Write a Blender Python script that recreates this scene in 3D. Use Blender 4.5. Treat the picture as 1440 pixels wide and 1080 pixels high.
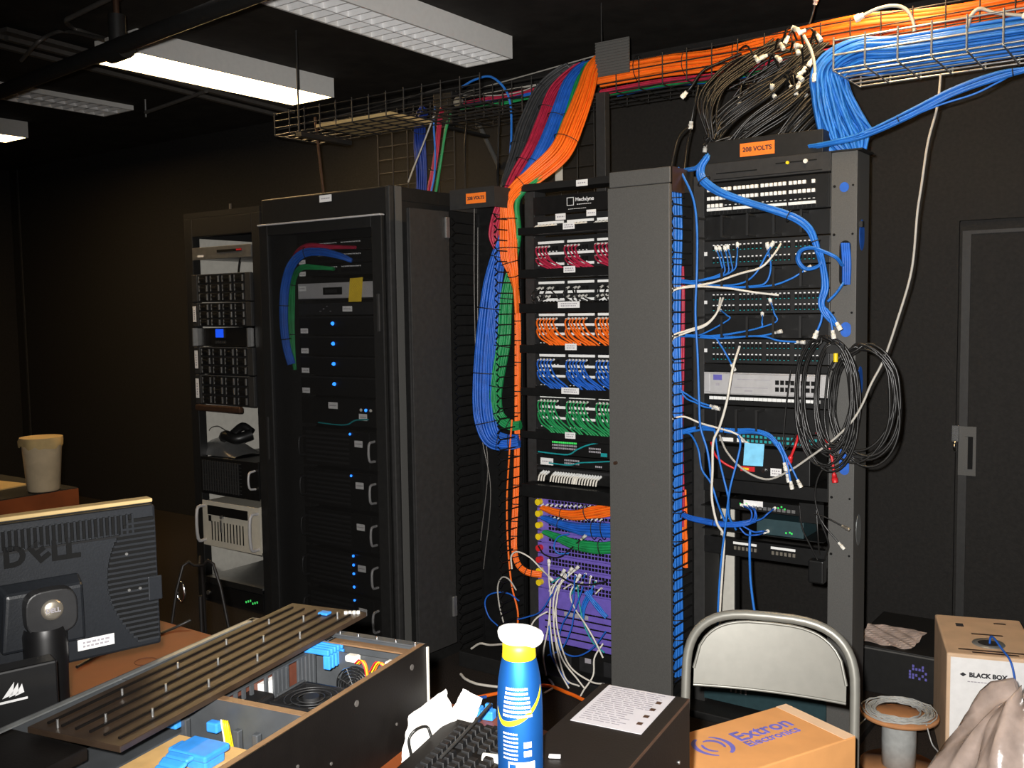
import bpy, math, random
import numpy as np
from mathutils import Vector, Matrix
random.seed(7)
S = bpy.context.scene
for o in list(bpy.data.objects): bpy.data.objects.remove(o)
C = S.collection
PI = math.pi
# ---------------------------------------------------------------- camera, light, exposure
F = 1368.53
EYE = Vector((0, 0, 1.58))
def _cam(u, v): return Vector((u-720.0, -(v-540.0), -F))
_Y = _cam(1700, 422).normalized()
_X = -_cam(-1200, 466)
_X = (_X-_Y*_X.dot(_Y)).normalized()
_Z = _X.cross(_Y)
ROT = Matrix((_X, _Y, _Z))
cd = bpy.data.cameras.new('camera'); cam = bpy.data.objects.new('camera', cd); C.objects.link(cam)
cd.sensor_width = 36; cd.lens = F/1440*36; cd.clip_start = .05
cam.matrix_world = Matrix.Translation(EYE) @ ROT.to_4x4()
S.camera = cam
S.view_settings.view_transform = 'Standard'; S.view_settings.look = 'None'
S.view_settings.exposure = 0.0; S.view_settings.gamma = 1.0
S.view_settings.use_curve_mapping = False
w = bpy.data.worlds.new('world'); S.world = w; w.use_nodes = True
w.node_tree.nodes['Background'].inputs[0].default_value = (.9, .95, 1, 1)
w.node_tree.nodes['Background'].inputs[1].default_value = .035
# the camera's own flash, just above the lens
fl = bpy.data.lights.new('camera_flash', 'SPOT'); fl.energy = 660; fl.shadow_soft_size = .018; fl.color = (1, .97, .93); fl.spot_size = math.radians(96); fl.spot_blend = 1
flo = bpy.data.objects.new('camera_flash', fl); C.objects.link(flo)
flo.matrix_world = Matrix.Translation(EYE + ROT @ Vector((-.045, .05, -.01))) @ (ROT @ Matrix.Rotation(math.radians(-9.5), 3, 'Y') @ Matrix.Rotation(math.radians(-2.5), 3, 'X')).to_4x4()
def P(u, v, y):
    d = ROT @ _cam(u, v); return EYE + d*(y/d.y)
def PX(u, v, x):
    d = ROT @ _cam(u, v); return EYE + d*(x/d.x)
def PZ(u, v, z):
    d = ROT @ _cam(u, v); return EYE + d*((z-1.58)/d.z)

# ---------------------------------------------------------------- materials
def mat(name, col, rough=.5, metal=0.0, var=.12, scale=40, bump=0.0, bscale=250, spec=.5, emit=None, es=0, trans=0, alpha=1):
    m = bpy.data.materials.new(name); m.use_nodes = True
    nt = m.node_tree; b = nt.nodes['Principled BSDF']
    b.inputs['Roughness'].default_value = rough; b.inputs['Metallic'].default_value = metal
    b.inputs['Specular IOR Level'].default_value = spec
    tc = nt.nodes.new('ShaderNodeTexCoord')
    n = nt.nodes.new('ShaderNodeTexNoise'); n.inputs['Scale'].default_value = scale; n.inputs['Detail'].default_value = 4
    nt.links.new(tc.outputs['Object'], n.inputs['Vector'])
    r = nt.nodes.new('ShaderNodeValToRGB')
    r.color_ramp.elements[0].position = .3; r.color_ramp.elements[1].position = .7
    r.color_ramp.elements[0].color = [max(0, c*(1-var)) for c in col]+[1]
    r.color_ramp.elements[1].color = [min(1, c*(1+var)) for c in col]+[1]
    nt.links.new(n.outputs['Fac'], r.inputs['Fac']); nt.links.new(r.outputs['Color'], b.inputs['Base Color'])
    if bump:
        n2 = nt.nodes.new('ShaderNodeTexNoise'); n2.inputs['Scale'].default_value = bscale; n2.inputs['Detail'].default_value = 3
        nt.links.new(tc.outputs['Object'], n2.inputs['Vector'])
        bp = nt.nodes.new('ShaderNodeBump'); bp.inputs['Strength'].default_value = bump; bp.inputs['Distance'].default_value = .002
        nt.links.new(n2.outputs['Fac'], bp.inputs['Height']); nt.links.new(bp.outputs['Normal'], b.inputs['Normal'])
    if emit:
        b.inputs['Emission Color'].default_value = (*emit, 1); b.inputs['Emission Strength'].default_value = es
    if trans: b.inputs['Transmission Weight'].default_value = trans
    if alpha < 1: b.inputs['Alpha'].default_value = alpha
    return m
M = {}
M['wall'] = mat('black_painted_wall', (.0125, .0115, .0105), .75, var=.25, scale=60, bump=.5, bscale=120, spec=.3)
M['ceil'] = mat('black_painted_ceiling', (.024, .021, .018), .85, var=.3, scale=8, bump=.4, bscale=80, spec=.2)
M['floor'] = mat('dark_carpet_tile', (.026, .021, .018), .95, var=.5, scale=180, bump=.6, bscale=300, spec=.1)
M['rack'] = mat('black_rack_paint', (.012, .0118, .0115), .5, var=.15, bump=.1, spec=.35)
M['rack2'] = mat('charcoal_rack_paint', (.026, .0255, .025), .55, var=.15, bump=.15, spec=.35)
M['vcm'] = mat('grey_cover_paint', (.088, .086, .081), .5, var=.12, scale=300, bump=.15, spec=.35)
M['unit'] = mat('black_equipment_face', (.007, .007, .007), .4, var=.2, spec=.4)
M['unit2'] = mat('dark_grey_equipment_face', (.018, .018, .019), .45, var=.2)
M['pp'] = mat('patch_panel_black', (.013, .0135, .014), .4, var=.15)
M['hole'] = mat('port_cavity', (.003, .003, .003), .7, spec=.2)
M['white'] = mat('white_plastic', (.82, .82, .80), .5, var=.04)
M['paper'] = mat('white_paper_label', (.80, .79, .78), .8, var=.04)
M['ink'] = mat('dark_printing_ink', (.02, .02, .025), .8)
M['inkg'] = mat('grey_printing_ink', (.35, .33, .36), .8)
M['inkm'] = mat('mid_grey_small_print', (.13, .12, .14), .8)
M['inkw'] = mat('white_printing_ink', (.75, .75, .75), .7)
M['orangelabel'] = mat('orange_label_paper', (.95, .20, .015), .7, var=.05)
M['greyp'] = mat('galvanised_steel', (.38, .40, .40), .4, .7, var=.12, scale=30)
M['zinc'] = mat('zinc_wire', (.62, .62, .60), .3, .85, var=.08)
M['wire'] = mat('black_coated_wire', (.018, .017, .016), .5, spec=.4)
M['blue'] = mat('blue_cable_jacket', (.012, .11, .52), .5, var=.2, scale=25)
M['blue2'] = mat('bright_blue_cable_jacket', (.018, .165, .60), .45, var=.15, scale=25)
M['navy'] = mat('navy_cable_jacket', (.012, .035, .22), .5, var=.2)
M['red'] = mat('red_cable_jacket', (.42, .018, .055), .5, var=.2, scale=25)
M['green'] = mat('green_cable_jacket', (.012, .26, .075), .5, var=.2, scale=25)
M['orange'] = mat('orange_cable_jacket', (.98, .16, .008), .5, var=.12, scale=25)
M['blackc'] = mat('black_cable_jacket', (.013, .0125, .012), .35, var=.2)
M['greyc'] = mat('charcoal_cable_jacket', (.04, .042, .045), .5, var=.2)
M['whitec'] = mat('white_cable_jacket', (.72, .68, .60), .5, var=.08)
M['lgrey'] = mat('light_grey_cable_jacket', (.42, .40, .36), .5, var=.08)
M['teal'] = mat('teal_cable_jacket', (.01, .30, .32), .5)
M['tie'] = mat('black_cable_tie', (.008, .008, .008), .5)
M['boot'] = mat('clear_connector_plastic', (.78, .76, .70), .25, var=.1)
M['beige'] = mat('beige_metal_case', (.56, .52, .43), .5, var=.05, bump=.05)
M['inner'] = mat('pale_grey_cabinet_lining', (.58, .56, .50), .6, var=.06)
M['silver'] = mat('silver_grey_face', (.46, .45, .45), .45, .1, var=.06)
M['purple'] = mat('purple_switch_face', (.16, .11, .48), .45, var=.1)
M['yellow'] = mat('yellow_plastic', (.85, .62, .01), .5, var=.06)
M['stick'] = mat('yellow_sticky_note', (.85, .58, .03), .8)
M['stickb'] = mat('light_blue_sticky_note', (.22, .62, .88), .8)
M['ledb'] = mat('blue_indicator_lens', (.02, .1, .6), .3, emit=(.02, .2, 1), es=3.5)
M['ledg'] = mat('green_indicator_lens', (.02, .4, .05), .3, emit=(.1, 1, .2), es=.5)
M['screen'] = mat('blue_lit_screen', (.01, .05, .5), .3, emit=(.01, .09, .9), es=.8)
M['bronze'] = mat('bronze_trim', (.10, .055, .035), .35, .6)
M['chrome'] = mat('bright_metal', (.75, .75, .74), .2, 1.0, var=.05)
M['steel'] = mat('dull_steel', (.45, .45, .44), .35, .85, var=.1)
M['fixture'] = mat('white_enamel', (.78, .77, .74), .5, var=.03)
M['louver'] = mat('white_louvre_plastic', (.85, .85, .85), .5, var=.02)
M['lamp'] = mat('lit_diffuser', (.9, .85, .7), .5, emit=(1, .66, .30), es=26)
M['conduit'] = mat('grey_conduit', (.14, .13, .12), .45, .4)
M['desk'] = mat('red_brown_wood_desk', (.23, .058, .015), .45, var=.25, scale=6)
M['deskmat'] = mat('black_desk_mat', (.014, .0135, .013), .75, var=.4, scale=90, bump=.3, spec=.2)
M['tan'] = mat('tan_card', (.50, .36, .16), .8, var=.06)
M['board'] = mat('bright_tan_fibreboard', (.62, .38, .14), .8, var=.08)
M['bin'] = mat('beige_plastic', (.58, .46, .30), .5, var=.12, scale=14)
M['card'] = mat('brown_cardboard', (.56, .26, .085), .85, var=.08, scale=12)
M['card2'] = mat('pale_cardboard', (.62, .43, .28), .85, var=.08, scale=12)
M['inkb'] = mat('blue_violet_print', (.12, .11, .42), .8)
M['inko'] = mat('orange_print', (.82, .27, .02), .8)
M['chair'] = mat('beige_grey_chair_enamel', (.215, .21, .185), .40, .35, var=.04, spec=.6)
M['plastic_film'] = mat('crinkled_clear_film', (.60, .48, .42), .2, var=.25, scale=16, alpha=.6, spec=.9, bump=1.0, bscale=26)
M['mon'] = mat('dark_slate_monitor_plastic', (.0125, .0145, .018), .38, var=.1, scale=200, bump=.1, spec=.5)
M['mon2'] = mat('black_monitor_plastic', (.006, .006, .0065), .4)
M['gold'] = mat('warm_silver_emblem', (.62, .56, .46), .3, .8)
M['chassis'] = mat('black_chassis_steel', (.0055, .0045, .004), .5, var=.15, bump=.1, spec=.25)
M['chin'] = mat('zinc_plated_steel', (.13, .14, .15), .4, .6, var=.15, scale=20)
M['lid'] = mat('brown_black_ribbed_plastic', (.034, .021, .013), .42, var=.35, scale=16)
M['key'] = mat('black_keycap', (.008, .008, .0085), .5, spec=.4)
M['bottleb'] = mat('blue_bottle_sleeve', (.015, .13, .46), .56, .8, var=.04)
M['bluepl'] = mat('blue_clip_plastic', (.04, .28, .80), .45)
M['tissue'] = mat('white_tissue', (.9, .88, .83), .9, var=.03)
M['pink'] = mat('pink_rubber', (.72, .33, .42), .7)
M['copper'] = mat('brown_board', (.11, .035, .02), .5, var=.2)
M['spoolw'] = mat('brown_fibreboard', (.42, .19, .075), .75, var=.12, scale=20)
M['gwire'] = mat('grey_wire_insulation', (.36, .37, .36), .45, var=.12)
M['labelg'] = mat('printed_grey_white_label', (.33, .315, .33), .8, var=.04)
M['rimtan'] = mat('tan_brown_rolled_edge', (.20, .115, .06), .4, var=.1)
M['tealbox'] = mat('dark_teal_metal', (.018, .045, .052), .5)
M['redc'] = mat('bright_red_boot', (.62, .02, .025), .4)

def mesh_mat():          # perforated steel: a dense pattern of round holes in the sheet itself
    m = bpy.data.materials.new('perforated_black_steel'); m.use_nodes = True; nt = m.node_tree; N = nt.nodes; Lk = nt.links
    b = N['Principled BSDF']; b.inputs['Base Color'].default_value = (.011, .0105, .01, 1); b.inputs['Roughness'].default_value = .5
    tc = N.new('ShaderNodeTexCoord'); sx = N.new('ShaderNodeSeparateXYZ'); Lk.new(tc.outputs['Object'], sx.inputs[0])
    def mth(op, a, bb=None):
        q = N.new('ShaderNodeMath'); q.operation = op
        for i, x in enumerate((a, bb)):
            if x is None: continue
            if isinstance(x, (int, float)): q.inputs[i].default_value = x
            else: Lk.new(x, q.inputs[i])
        return q.outputs[0]
    k = 2*PI/.0065
    s1 = mth('SINE', mth('MULTIPLY', sx.outputs['X'], k)); s2 = mth('SINE', mth('MULTIPLY', sx.outputs['Z'], k))
    g = mth('GREATER_THAN', mth('MULTIPLY', s1, s2), -.32)
    tr = N.new('ShaderNodeBsdfTransparent'); mx = N.new('ShaderNodeMixShader')
    Lk.new(g, mx.inputs[0]); Lk.new(b.outputs[0], mx.inputs[1]); Lk.new(tr.outputs[0], mx.inputs[2])
    Lk.new(mx.outputs[0], N['Material Output'].inputs[0])
    return m
M['mesh'] = mesh_mat()

# ---------------------------------------------------------------- mesh helpers
class MB:
    def __init__(s): s.v = []; s.f = []; s.m = []; s.s = []
    def add(s, vs, fs, m=0, sm=False):
        n = len(s.v); s.v += [tuple(x) for x in vs]
        for f in fs: s.f.append([n+i for i in f]); s.m.append(m); s.s.append(sm)
        return s
    def box(s, x0, x1, y0, y1, z0, z1, m=0):
        vs = [(x, y, z) for z in (z0, z1) for y in (y0, y1) for x in (x0, x1)]
        return s.add(vs, [(0, 2, 3, 1), (4, 5, 7, 6), (0, 1, 5, 4), (2, 6, 7, 3), (0, 4, 6, 2), (1, 3, 7, 5)], m)
    def hexa(s, b, t, m=0):     # 4 bottom points, 4 top points, same winding (counter-clockwise from above)
        return s.add(list(b)+list(t), [(3, 2, 1, 0), (4, 5, 6, 7), (0, 1, 5, 4), (1, 2, 6, 5), (2, 3, 7, 6), (3, 0, 4, 7)], m)
    def tube(s, path, r, n=6, m=0, closed=False, caps=True):
        p = [Vector(q) for q in path]; k = len(p)
        rs = r if isinstance(r, (list, tuple)) else [r]*k
        T = []
        for i in range(k):
            a = p[(i-1) % k] if (closed or i > 0) else p[i]; b = p[(i+1) % k] if (closed or i < k-1) else p[i]
            t = b-a; T.append(t.normalized() if t.length > 1e-9 else Vector((0, 0, 1)))
        up = Vector((0, 0, 1)) if abs(T[0].z) < .9 else Vector((1, 0, 0))
        N = (up-T[0]*up.dot(T[0])).normalized(); vs = []
        for i in range(k):
            N = N-T[i]*N.dot(T[i]); N = N.normalized() if N.length > 1e-6 else T[i].orthogonal().normalized()
            B = T[i].cross(N)
            for j in range(n):
                a = 2*PI*j/n; vs.append(p[i]+(N*math.cos(a)+B*math.sin(a))*rs[i])
        fs = []
        for i in range(k if closed else k-1):
            for j in range(n):
                a = i*n+j; b = i*n+(j+1) % n; c = ((i+1) % k)*n+(j+1) % n; d = ((i+1) % k)*n+j
                fs.append((a, b, c, d))
        s.add(vs, fs, m, True)
        if caps and not closed:
            s.add(vs[:n], [tuple(reversed(range(n)))], m); s.add(vs[-n:], [tuple(range(n))], m)
        return s
    def cyl(s, a, b, r, n=16, m=0): return s.tube([a, b], r, n, m)
    def lathe(s, prof, n=32, m=0, c=(0, 0, 0), a0=0, a1=2*PI):
        full = abs(a1-a0-2*PI) < 1e-6; k = n if full else n+1; vs = []
        for (r, z) in prof:
            for j in range(k):
                a = a0+(a1-a0)*j/n; vs.append((c[0]+r*math.cos(a), c[1]+r*math.sin(a), c[2]+z))
        fs = []
        for i in range(len(prof)-1):
            for j in range(n):
                fs.append((i*k+j, i*k+(j+1) % k, (i+1)*k+(j+1) % k, (i+1)*k+j))
        return s.add(vs, fs, m, True)
    def disc(s, c, r, n=24, m=0, ax='y', depth=.001):
        c = Vector(c); d = {'x': Vector((1, 0, 0)), 'y': Vector((0, 1, 0)), 'z': Vector((0, 0, 1))}[ax]
        return s.tube([c-d*depth/2, c+d*depth/2], r, n, m)
    def build(s, name, mats, parent=None, bevel=0, loc=None, seg=2):
        me = bpy.data.meshes.new(name); me.from_pydata(s.v, [], s.f)
        if not isinstance(mats, (list, tuple)): mats = [mats]
        for q in mats: me.materials.append(M[q] if isinstance(q, str) else q)
        me.polygons.foreach_set('material_index', s.m); me.polygons.foreach_set('use_smooth', s.s); me.update()
        o = bpy.data.objects.new(name, me); C.objects.link(o)
        if parent: o.parent = parent
        if loc: o.location = loc
        if bevel:
            b = o.modifiers.new('bevel', 'BEVEL'); b.width = bevel; b.segments = seg; b.limit_method = 'ANGLE'; b.angle_limit = .7
        return o
def tag(o, label, cat, group=None, kind=None):
    o['label'] = label; o['category'] = cat
    if group: o['group'] = group
    if kind: o['kind'] = kind
    return o
def thing(name, label, cat, loc=(0, 0, 0), rz=0, group=None):
    o = bpy.data.objects.new(name, None); C.objects.link(o); o.location = loc; o.rotation_euler = (0, 0, rz); o.empty_display_size = .05
    return tag(o, label, cat, group)
def struct(o): o['kind'] = 'structure'; return o
def kids(o): return [c for c in bpy.data.objects if c.parent == o]
def dup(o, loc=None, label=None, rz=None):
    c = o.copy(); C.objects.link(c)
    if loc is not None: c.location = loc
    if rz is not None: c.rotation_euler = (0, 0, rz)
    if label: c['label'] = label
    for k in kids(o):
        q = k.copy(); C.objects.link(q); q.parent = c
        for g in kids(k): h = g.copy(); C.objects.link(h); h.parent = q
    return c
def smooth(pts, k=8):
    p = [Vector(q) for q in pts]
    if len(p) < 3: return [p[0].lerp(p[-1], i/k) for i in range(k+1)]
    q = [p[0]*2-p[1]]+p+[p[-1]*2-p[-2]]; out = []
    for i in range(1, len(q)-2):
        a, b, c, d = q[i-1:i+3]
        for j in range(k):
            t = j/k; out.append(.5*((2*b)+(c-a)*t+(2*a-5*b+4*c-d)*t*t+(3*b-a-3*c+d)*t**3))
    out.append(p[-1]); return out
def textobj(s, name, parent, m, loc, width=None, size=.02, rot=(PI/2, 0, 0), ex=.0004, align='CENTER', bold=0):
    cu = bpy.data.curves.new('t', 'FONT'); cu.body = s; cu.size = size; cu.extrude = ex; cu.align_x = align; cu.align_y = 'CENTER'; cu.offset = bold; cu.resolution_u = 3
    o = bpy.data.objects.new('t', cu); C.objects.link(o); bpy.context.view_layer.update()
    if width: cu.size = size*width/max(o.dimensions.x, 1e-6); bpy.context.view_layer.update()
    me = bpy.data.meshes.new_from_object(o.evaluated_get(bpy.context.evaluated_depsgraph_get()))
    bpy.data.objects.remove(o); bpy.data.curves.remove(cu)
    me.materials.clear(); me.materials.append(M[m]); me.name = name
    q = bpy.data.objects.new(name, me); C.objects.link(q); q.location = loc; q.rotation_euler = rot
    if parent: q.parent = parent
    return q
def frames(path):
    out = []
    k = len(path)
    for i in range(k):
        t = (path[min(i+1, k-1)]-path[max(i-1, 0)]).normalized()
        d = Vector((-.45, .89, 0)) if abs(t.z) > .35 or abs(t.x) > .8 else Vector((0, 0, 1))
        if abs(t.dot(d)) > .92: d = Vector((.89, .45, 0))
        d = (d-t*d.dot(t)).normalized(); s = t.cross(d); out.append((t, s, d))
    return out
def bundle(name, label, cat, pts, m, wa, wb, n=40, ties=(), k=8, group=None, jit=.25, sides=5, loc0=True, fan=None, rs=None):
    """one tied bundle of cables: strands in one mesh, ties as children; wa, wb half widths (number or per point)"""
    path = smooth(pts, k); L = len(path)
    def prof(w):
        if isinstance(w, (int, float)): return [w]*L
        xs = np.linspace(0, 1, len(w)); return list(np.interp(np.linspace(0, 1, L), xs, w))
    A, B = prof(wa), prof(wb); fr = frames(path); base = path[0].copy()
    rr = rs or .95*math.sqrt(max(A)*max(B)/n)*1.05
    mb = MB(); rnd = random.Random(len(label)*13+n)
    for i in range(n):
        if n == 1: a, b = 0, 0
        else:
            rad = math.sqrt((i+.5)/n); th = i*2.399963; a, b = rad*math.cos(th), rad*math.sin(th)
        ph = rnd.uniform(0, 6.28); fq = rnd.uniform(1, 3); j = jit*rnd.uniform(.3, 1)*min(1, 6/n+.35)
        q = []
        for t in range(L):
            x = t/(L-1); aa = a*(1-rr/max(A)) + j*.5*math.sin(fq*6.28*x+ph); bb = b+j*.5*math.cos(fq*5*x+ph*1.7)
            q.append(path[t]+fr[t][1]*aa*A[t]+fr[t][2]*bb*B[t]-base)
        mb.tube(q, rr, sides)
    o = mb.build(name, m, loc=base)
    tag(o, label, cat, group)
    for tt in ties:
        t = min(L-1, int(tt*(L-1))); tb = MB(); q = []
        for j in range(18):
            a = 2*PI*j/18; q.append(path[t]+fr[t][1]*math.cos(a)*(A[t]+rr*1.1)+fr[t][2]*math.sin(a)*(B[t]+rr*1.1)-base)
        tb.tube(q, .0022, 4, closed=True); tb.build('cable_tie', 'tie', o)
    return o
def cable(label, pts, m, r=.003, k=8, ends=None, group=None, cat='cable', name='network_cable', em='boot', n=6):
    path = smooth(pts, k); b = path[0].copy(); q = [p-b for p in path]
    o = MB().tube(q, r, n).build(name, m, loc=b); tag(o, label, cat, group)
    for e in (ends or ()):
        i, d = (0, q[0]-q[1]) if e == 0 else (-1, q[-1]-q[-2]); d.normalize(); c = q[i]
        pb = MB().tube([c-d*.004, c+d*.010, c+d*.010, c+d*.026], [r*1.7, r*1.9, r*2.3, r*2.2], 6); pb.build('plug', em, o)
    return o
# ---------------------------------------------------------------- the room
ZC = 2.93
def wall(name, x0, x1, y0, y1, z0, z1, m): return struct(MB().box(x0, x1, y0, y1, z0, z1).build(name, m))
wall('floor', -9.2, 2.2, -2.7, 5.0, -.1, 0, 'floor')
wall('ceiling', -9.2, 2.2, -2.7, 5.0, ZC, 3.05, 'ceil')
WY = 4.7
wall('wall_back', -9.2, 2.2, WY, WY+.15, 0, ZC, 'wall')
wall('wall_left', -9.2, -9.0, -2.7, WY, 0, ZC, 'wall')
wall('wall_right', 2.0, 2.2, -2.7, WY, 0, ZC, 'wall')
wall('wall_front', -9.2, 2.2, -2.7, -2.5, 0, ZC, 'wall')
# sliding door in the back wall
dr = struct(MB().box(-.905, .05, WY-.012, WY-.002, .01, 1.94).build('door_1', M['wall']))
fr_ = MB(); fr_.box(-.945, -.905, WY-.03, WY-.001, .0, 1.97); fr_.box(-.905, .1, WY-.03, WY-.001, 1.945, 1.97); fr_.build('frame', 'wall', dr)
eb = MB(); eb.box(-.893, -.858, WY-.018, WY-.012, .01, 1.90); eb.box(-.858, .05, WY-.018, WY-.012, 1.885, 1.90); eb.build('edge_strip', 'rack2', dr)
hp = MB(); hp.box(-.893, -.82, WY-.0235, WY-.018, .815, 1.035); hp.build('handle_plate', 'vcm', dr)
lk = MB(); lk.box(-.868, -.833, WY-.030, WY-.0235, .845, .99); lk.build('pull_recess', 'hole', dr)
lk = MB(); lk.box(-.868, -.852, WY-.034, WY-.030, .845, .99); lk.build('pull_lip', 'vcm', dr)
hz = MB(); hz.box(-.920, -.888, WY-.04, WY-.0235, .965, 1.04); hz.tube([(-.904, WY-.034, .965), (-.904, WY-.05, .945), (-.904, WY-.034, .925)], .008, 8); hz.build('latch', 'chrome', dr, bevel=.003)

# ---------------------------------------------------------------- ceiling fixtures
def fixture(label, x0, x1, y0, y1, z, h, lit, group='fluorescent ceiling fixtures', rows=2, name='fluorescent_light'):
    t = thing(name, label, 'ceiling light', ((x0+x1)/2, (y0+y1)/2, z), 0, group); W, L = (x1-x0)/2, (y1-y0)/2
    b = MB(); e = .012
    b.box(-W, W, -L, L, h-.008, h); b.box(-W, -W+e, -L, L, 0, h-.008); b.box(W-e, W, -L, L, 0, h-.008)
    b.box(-W+e, W-e, -L, -L+e, 0, h-.008); b.box(-W+e, W-e, L-e, L, 0, h-.008)
    b.build('housing', 'fixture', t)
    if lit:
        MB().box(-W+e+.001, W-e-.001, -L+e+.001, L-e-.001, .004, .016).build('diffuser', 'lamp', t)
    else:
        g = MB(); n = int(2*L/.07)
        MB().box(-W+e+.001, W-e-.001, -L+e+.001, L-e-.001, h*.7, h*.72).build('reflector', 'louver', t)
        for i in range(1, n):
            y = -L+2*L*i/n
            g.hexa([(-W+e, y-.002, 0), (W-e, y-.002, 0), (W-e, y+.002, 0), (-W+e, y+.002, 0)], [(-W+e, y-.012, h*.6), (W-e, y-.012, h*.6), (W-e, y+.012, h*.6), (-W+e, y+.012, h*.6)])
        for i in range(1, rows): x = -W+2*W*i/rows; g.box(x-.003, x+.003, -L+e, L-e, 0, h*.65)
        g.build('louvre', 'louver', t)
    return t
fixture('unlit white fluorescent fixture with louvres above the tall black cabinet', -3.125, -2.835, 1.55, 4.01, 2.82, .109, False)
fixture('long glowing fluorescent fixture left of the louvred white fixture', -4.49, -4.14, 2.80, 4.07, 2.82, .109, True)
q1, q2 = PZ(188, 193, 2.82), PZ(150, 160, 2.82)
a_ = PZ(18, 203, 2.82); b_ = PZ(40, 194, 2.82)
fixture('far glowing fluorescent fixture cut off by the left edge', b_.x-.30, b_.x, b_.y-1.25, b_.y, 2.82, .109, True)
a_ = PZ(188, 155, 2.90); 
fixture('dim unlit louvred fixture hanging behind the black pipe', a_.x-.33, a_.x, a_.y-1.45, a_.y, 2.90, .029, False)
# a lit fixture just above the picture, over the zinc basket tray
fixture('glowing fluorescent fixture over the zinc basket tray', -1.12, -.86, 2.86, 4.07, 2.82, .109, True)

# sprinkler pipe and conduits under the ceiling
def line(name, label, cat, pts, r, m, group=None, k=1): 
    b = Vector(pts[0]); o = MB().tube([Vector(p)-b for p in (smooth(pts, k) if k > 1 else pts)], r, 10).build(name, m, loc=b); return tag(o, label, cat, group)
a_, b_ = PZ(-10, 133, 2.6), PZ(345, -3, 2.6)
d_ = (b_-a_)
pipe = line('sprinkler_pipe', 'black sprinkler pipe running under the near end of the long lit fixture', 'pipe', [a_-d_*.3, a_, b_, b_+d_*.4], .030, 'rack')
c_ = PZ(166, 70, 2.6)-(a_-d_*.3)
tb = MB(); tb.cyl(c_+Vector((0, 0, -.03)), c_+Vector((0, 0, .13)), .032, 12); tb.cyl(c_-d_.normalized()*.06, c_+d_.normalized()*.06, .042, 14); tb.build('tee_fitting', 'rack', pipe)
tb = MB(); tb.cyl(c_+Vector((0, 0, .13)), c_+Vector((0, 0, .19)), .012, 8); tb.disc(c_+Vector((0, 0, .19)), .022, 12, 0, 'z', .004); tb.build('sprinkler_head', 'bronze', pipe)
pl = [PZ(-5, 60, 2.85), PZ(60, 78, 2.85), PZ(230, 122, 2.85), PZ(400, 162, 2.85)]
ur = MB(); s0 = pl[0]; dd = (pl[-1]-pl[0]).normalized(); sd = Vector((dd.y, -dd.x, 0)); Ln = (pl[-1]-pl[0]).length
for k_, (off, wd, zz_) in enumerate(((0, .03, .0), (.075, .012, .02), (.14, .03, .0), (.07, .16, .04))):
    c0 = sd*(off-.07); p4 = [c0-sd*wd/2, c0+sd*wd/2, c0+sd*wd/2+dd*Ln, c0-sd*wd/2+dd*Ln]
    ur.hexa([p+Vector((0, 0, zz_)) for p in p4], [p+Vector((0, 0, zz_+.02)) for p in p4])
uo = ur.build('strut_channel', 'conduit', loc=s0); tag(uo, 'long grey slotted strut channel beside the lit fixture', 'channel')

line('flexible_conduit', 'thin bare flexible conduit arching over the black pipe', 'conduit', [PZ(30, 85, 2.8), PZ(55, 58, 2.83), PZ(80, 45, 2.918), PZ(100, 45, 2.918), PZ(150, 56, 2.75)], .009, 'conduit', k=8)
line('bent_conduit', 'grey conduit bending near the sprinkler head', 'conduit', [PZ(160, -5, 2.88), PZ(105, 22, 2.88), PZ(93, 30, 2.88), PZ(105, 40, 2.93), PZ(150, 56, 2.85)], .011, 'conduit', k=6)
cr = [PZ(205, 158, 2.85), PZ(290, 128, 2.85)]
line('cross_strut', 'thin cross strut on a threaded rod left of the cable tray', 'strut', cr, .012, 'conduit')
line('threaded_rod', 'bright threaded rod holding the thin cross strut', 'rod', [cr[0]+Vector((0, 0, -.03)), cr[0]+Vector((0, 0, .08))], .006, 'steel')
# far corner edge of the dark room: a black curtain hem strip on the back wall
cx = P(30, 400, WY-.02)
wall('trim_1', cx.x-.01, cx.x+.01, WY-.012, WY-.001, 0, 2.92, 'rack2')

# ---------------------------------------------------------------- racks
Y3 = 3.47
def zt(v, u=790, y=Y3): return P(u, v, y).z
def unit(name, label, cat, x0, x1, yf, z0, z1, depth=.3, m='unit', ears=True, group=None, face='face_plate', inset=.02, bev=.0015):
    t = thing(name, label, cat, ((x0+x1)/2, yf, z0), 0, group); W = (x1-x0)/2; h = z1-z0
    MB().box(-W+inset, W-inset, .0031, depth, .002, h-.002).build('casing', m, t)
    MB().box(-W, W, 0, .003, 0.0005, h-.0005).build(face, m, t, bevel=bev)
    t['w'] = W; t['h'] = h
    return t
def tell(t, name='label', u=0, z=0, w=.06, h=.018, m='paper', ink=True, y=0, rows=1):
    """a paper label stuck on the front, with a line of print"""
    o = MB().box(u-w/2, u+w/2, y-.0008, y-.0001, z-h/2, z+h/2).build(name, m, t)
    if ink:
        b = MB(); rnd = random.Random(int(u*1e4)+int(z*1e4))
        for r in range(rows):
            zz = z+h*(.5-(r+1)/(rows+1)); x = u-w*.36
            while x < u+w*.34:
                l = rnd.uniform(.004, .009); b.box(x, min(x+l, u+w*.38), y-.0011, y-.0009, zz-h*.09, zz+h*.09); x += l+.0025
        b.build('print', 'inkg', o)
    return o
def lab(lst): return lst

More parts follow.
